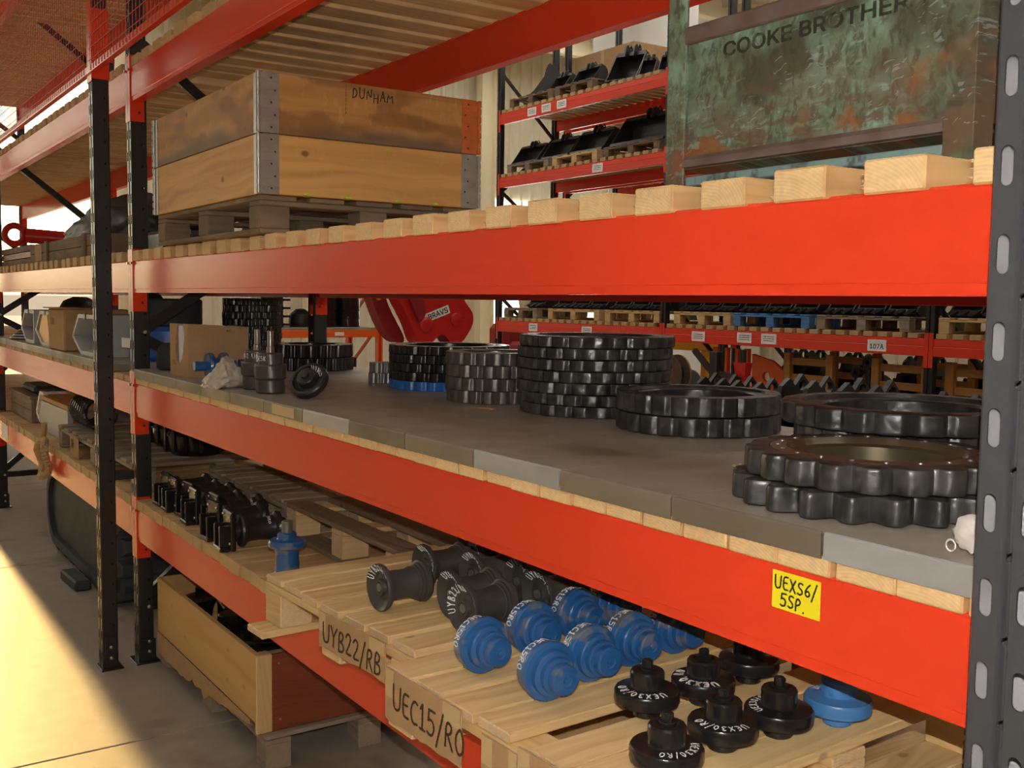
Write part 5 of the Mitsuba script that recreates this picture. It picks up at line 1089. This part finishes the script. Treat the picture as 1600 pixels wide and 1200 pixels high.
part(t, 'post', bev(fx0, fx0 + .06, FY + .35, FY + .41, 0.001, 1.21, .004), 'orange_paint'); part(t, 'post', bev(fx1 - .06, fx1, FY + .35, FY + .41, 0.001, 1.21, .004), 'orange_paint'); part(t, 'post', bev(-7.40, -7.36, FY + .35, FY + .41, .82, 1.21, .004), 'orange_paint'); part(t, 'post', bev(-7.24, -7.20, FY + .35, FY + .41, .82, 1.21, .004), 'orange_paint')
part(t, 'panel', bev(fx0 + .0605, fx1 - .0605, FY + .36, FY + .40, .55, .8195, .004), 'orange_paint'); part(t, 'panel', extrude_y(Polygon([(-7.0, .75), (-6.55, .75), (-6.55, 1.0), (-6.72, 1.10), (-7.0, 1.16)]).difference(shapely.Point(-6.8, .93).buffer(.05)), FY + .36, FY + .40), 'orange_paint'); part(t, 'beam', bev(fx1 + .0005, -6.5, FY + .34, FY + .42, .45, .745, .004), 'orange_paint')
part(t, 'leg', bev(-6.6, -6.52, FY + .35, FY + .41, 0.001, .4495, .004), 'orange_paint')
t = thing('breaker_point', 'pointed red steel block hanging from a black pole below the blue pallet', 'breaker')
part(t, 'block', hull([(-6.72, FY - .22, 1.10), (-6.55, FY - .22, 1.10), (-6.72, FY - .12, 1.10), (-6.55, FY - .12, 1.10), (-6.68, FY - .2, .90), (-6.57, FY - .2, .88), (-6.68, FY - .14, .9), (-6.57, FY - .14, .88)]), 'machine_red')
part(t, 'pole', cyl((-6.635, FY - .17, 1.1005), (-6.635, FY - .17, 1.23), .035, 12), 'black_paint', smooth=40); part(t, 'stem', cyl((-6.63, FY - .17, .001), (-6.63, FY - .17, .88), .03, 12), 'black_paint', smooth=40)
t = thing('fork_stand', 'black forked stand under the low far beam', 'stand')
part(t, 'column', bev(-6.98, -6.88, FY - .30, FY - .20, .001, 1.2, .006), 'satin_black'); part(t, 'arm', bar((-7.25, FY - .25, 1.2), (-6.98, FY - .25, .98), .05, .05), 'satin_black'); part(t, 'arm', bar((-6.88, FY - .25, .98), (-6.6, FY - .25, .93), .05, .05), 'satin_black')
rh = random.Random(8)
for i, (x, y, w, s, rz) in enumerate(((-5.30, 4.7, .48, 1.42, 0), (-4.70, 4.6, .5, 1.5, 0), (-4.06, 4.5, .55, 1.52, 0), (-3.42, 4.6, .5, 1.45, 0), (-2.82, 4.5, .5, 1.5, 0), (-5.90, 4.9, .48, 1.40, 0))):
    bucket(f'big black bucket on the floor behind the near racking, {ordn[[1, 2, 3, 4, 5, 0][i]]} from the left', x, y, .001, w, s, rz=rz, group='big buckets on the floor', teeth=3)
for i, x in enumerate((-7.75, -6.95, -6.15, -5.35, -4.2, -3.4)):
    bucket(f'large black bucket on the floor under the second far rack, {ordn[i]} from the left', x + .1, FY + 1.30, .001, .62, 1.55, group='large buckets under the second far rack', teeth=0)
t = thing('cable_drum', 'brown round wooden drum on the floor before the white van', 'drum')
for xx in (-.10, .08): part(t, 'flange', tr(lathe([(.04, 0), (.27, 0), (.27, .03), (.04, .03), (.04, 0)], 24, 'y'), (-10.05, 8.86 + xx, .70)), 'pallet_grey', smooth=30)
part(t, 'core', tr(lathe([(0, -.069), (.14, -.069), (.14, .0795), (0, .0795)], 20, 'y'), (-10.05, 8.86, .70)), 'satin_black', smooth=30); part(t, 'crate_under', bev(-10.35, -9.75, 8.6, 9.1, .001, .42, .01), 'pallet_old')
t = thing('van', 'white van with an amber stripe parked at the back of the hall', 'van')
VX0, VX1, VY = -12.35, -11.55, 11.0
vb = Polygon([(VX0 - 1.6, .30), (VX1, .30), (VX1, 1.30), (VX1 - .25, 1.75), (VX0 - 1.6, 1.80)])
part(t, 'body', extrude_y(vb, VY, VY + 1.25), 'white_paint'); part(t, 'stripe', bev(VX0 - 1.6, VX1 - .0, VY - .004, VY - .0005, .90, .96, .001), 'yellow_paint'); part(t, 'window', extrude_y(Polygon([(VX1 - .5, 1.05), (VX1 - .08, 1.05), (VX1 - .3, 1.6), (VX1 - .5, 1.6)]), VY - .004, VY - .0005), 'gloss_black')
for xx in (VX1 - .35, VX0 - 1.2): part(t, 'wheel', tr(lathe([(0, 0), (.27, 0), (.3, .03), (.3, .17), (.27, .2), (0, .2)], 28, 'y'), (xx, VY + .002 - .02, .301)), 'rubber', smooth=30)
t = thing('daylight_door', 'bright daylit translucent sliding door in the left wall beyond the far racking', 'door')
k = part(t, 'pane', box(XL + .05, XL + .065, 9.62, 12.3, .0, 3.6), 'white_paint'); scene[k]['emitter'] = {'type': 'area', 'radiance': rgb(2.6, 2.55, 2.4)}
for y in np.arange(9.62, 12.31, .67): part(t, 'mullion', box(XL + .0655, XL + .09, y - .02, y + .02, 0, 3.6), 'cream_steel')
t = thing('compact_machine', 'dark red machine with a rounded hood and yellow chassis left of the far racking', 'machine')
part(t, 'hood', bev(-13.55, -13.0, 8.0, 8.7, .55, 1.32, .08), 'dark_red'); part(t, 'grille', cat([bev(-12.999, -12.995, 8.1, 8.6, z, z + .03, .001) for z in (.75, .85, .95)]), 'label_white'); part(t, 'chassis', bev(-13.5, -12.2, 7.95, 8.8, .25, .549, .03), 'yellow_paint'); part(t, 'guard', bev(-12.95, -12.25, 8.0, 8.7, .55, 1.05, .06), 'dark_red'); part(t, 'arm', bar((-12.3, 8.3, .7), (-11.9, 8.3, 1.15), .10, .08), 'yellow_paint')
for xx in (-13.3, -12.5): part(t, 'wheel', tr(lathe([(0, 0), (.20, 0), (.24, .03), (.24, .16), (.2, .19), (0, .19)], 24, 'y'), (xx, 7.75, .2405)), 'rubber', smooth=30)
t = thing('rail', 'long yellow machine rail lying behind the far racking', 'rail'); part(t, 'rail', bev(-11.3, -9.75, 9.25, 9.5, 1.02, 1.17, .02), 'yellow_paint')
for xx in (-11.1, -9.95): part(t, 'trestle', bev(xx, xx + .1, 9.3, 9.45, .001, 1.0195, .005), 'yellow_paint')
# ------------------------------------------------------------------ red demolition shear against the left wall
t = thing('demolition_shear', 'huge bright red demolition shear with a white name plate', 'demolition shear')
body = Polygon(smooth_line([(4.10, 2.10), (4.20, 1.72), (4.36, 1.47), (4.43, 1.30), (4.47, 1.20), (4.56, 1.185), (4.64, 1.20), (4.72, 1.27), (4.78, 1.31), (4.84, 1.27), (4.90, 1.19), (4.98, 1.175), (5.06, 1.215), (5.14, 1.32), (5.20, 1.43), (5.195, 1.55), (5.10, 1.65), (5.02, 1.78), (5.0, 2.10)]))
part(t, 'body', extrude_x(body, -9.75, -9.50), 'machine_red')
jaw = Polygon(smooth_line([(4.03, 2.1), (4.00, 1.74), (4.07, 1.55), (4.16, 1.36), (4.28, 1.22), (4.40, 1.185), (4.44, 1.25), (4.30, 1.48), (4.18, 1.70), (4.12, 2.1)]))
part(t, 'jaw', extrude_x(jaw, -9.95, -9.7505), 'dark_red')
part(t, 'pivot', tr(lathe([(0, 0), (.085, 0), (.085, .02), (.06, .035), (0, .035)], 24, 'x'), (-9.4995, 4.565, 1.41)), 'machine_red', smooth=30)
part(t, 'pivot', tr(lathe([(0, 0), (.075, 0), (.075, .02), (.05, .03), (0, .03)], 24, 'x'), (-9.4995, 4.96, 1.47)), 'machine_red', smooth=30)
part(t, 'rib', extrude_x(Polygon([(4.30, 1.76), (4.45, 1.45), (4.53, 1.52), (4.45, 2.0), (4.33, 2.0)]), -9.4995, -9.44), 'dark_red')
part(t, 'name_plate', place(slab(shapely.box(-.03, -.012, .30, .085), .002), (-9.4990, 4.60, 1.455), (0, .29, .105), (0, -.105, .29)), 'label_white')
m = meshkit.text_mesh('BRAVS', .060, .0015, bold=True); m.apply_scale([.265 / m.extents[0], 1, 1]); part(t, 'lettering', place(m, (-9.4968, 4.602, 1.462), (0, .29, .105), (0, -.105, .29)), 'black_ink')
part(t, 'hydraulic_end', cyl((-9.6, 4.06, 1.72), (-9.6, 3.98, 1.80), .06, 14), 'yellow_paint', smooth=40)
part(t, 'stand', cat([bev(-9.95, -9.4, 4.45, 5.1, .001, .10, .01), bev(-9.8, -9.5, 4.6, 4.98, .10, 1.10, .01), bev(-9.9, -9.45, 4.5, 5.1, 1.10, 1.175, .008)]), 'satin_black')
# ------------------------------------------------------------------ orange side racking along the left wall
t = thing('shelf_racking', 'orange racking with grey decks along the left wall, holding black finned parts', 'pallet racking')
bx = -11.0
for y in (1.95, 4.725):
    for x in (bx - .08, bx - .95):
        part(t, 'upright', cat([bev(x, x + .08, y, y + .018, 0.001, 2.3, .003), bev(x, x + .08, y + .052, y + .07, 0.001, 2.3, .003), box(x + .002, x + .012, y + .0185, y + .0515, 0.001, 2.3)]), 'orange_paint')
    for za in (.2, .8, 1.4): part(t, 'brace', bar((bx - .9, y + .035, za), (bx - .06, y + .035, za + .55), .025, .035, up=(0, 1, 0)), 'orange_paint')
for z in (.55, 1.215, 2.05):
    for x in (bx - .05, bx - .95): part(t, 'beam', bev(x, x + .05, 2.021, 4.7245, z, z + .092, .004), 'orange_paint')
    part(t, 'deck', bev(bx - .948, bx - .002, 2.03, 4.72, z + .0925, z + .118, .003), 'pallet_grey')
part(t, 'label_card', bev(bx + .0005, bx + .0025, 4.14, 4.26, 1.235, 1.28, .0004), 'label_white')
zt = 1.334
t = thing('finned_housing', 'black finned housing at the left on the orange side racking', 'machine part'); part(t, 'body', bev(bx - .6, bx - .25, 3.30, 3.58, zt, zt + .40, .01), 'satin_black')
for i in range(4): part(t, 'fin', bev(bx - .6, bx - .25, 3.5805, 3.67, zt + .02 + .10 * i, zt + .045 + .10 * i, .003), 'satin_black')
t = thing('cone_housing', 'black rounded cone lying on the orange side racking', 'machine part'); put(t, tr(lathe([(0, 0), (.13, 0), (.15, .06), (.13, .16), (.06, .22), (0, .23)], 24), (bx - .4, 3.86, zt)), 'satin_black', smooth=30)
for i, y in enumerate((4.19, 4.50)):
    t = thing('drum', ['black drum left of the orange upright on the side racking', 'black drum next to the orange upright on the side racking'][i], 'drum'); m = lathe([(0, 0), (.15, 0), (.155, .01), (.15, .10), (.155, .11), (.15, .20), (.155, .21), (.15, .36), (.14, .38), (0, .38)], 28); part(t, 'body', tr(m, (bx - .4, y, zt)), 'gloss_black', smooth=25); part(t, 'bung', tr(lathe([(0, 0), (.03, 0), (.03, .02), (0, .02)], 12), (bx - .32, y + .05, zt + .3805)), 'zinc')
t = thing('fork_bracket', 'black forked bracket on the floor shelf of the orange side racking', 'bracket'); part(t, 'fork', extrude_x(Polygon([(4.30, .669), (4.55, .669), (4.55, .95), (4.50, .95), (4.48, .80), (4.37, .80), (4.35, .95), (4.30, .95)]), bx - .35, bx - .25), 'satin_black')
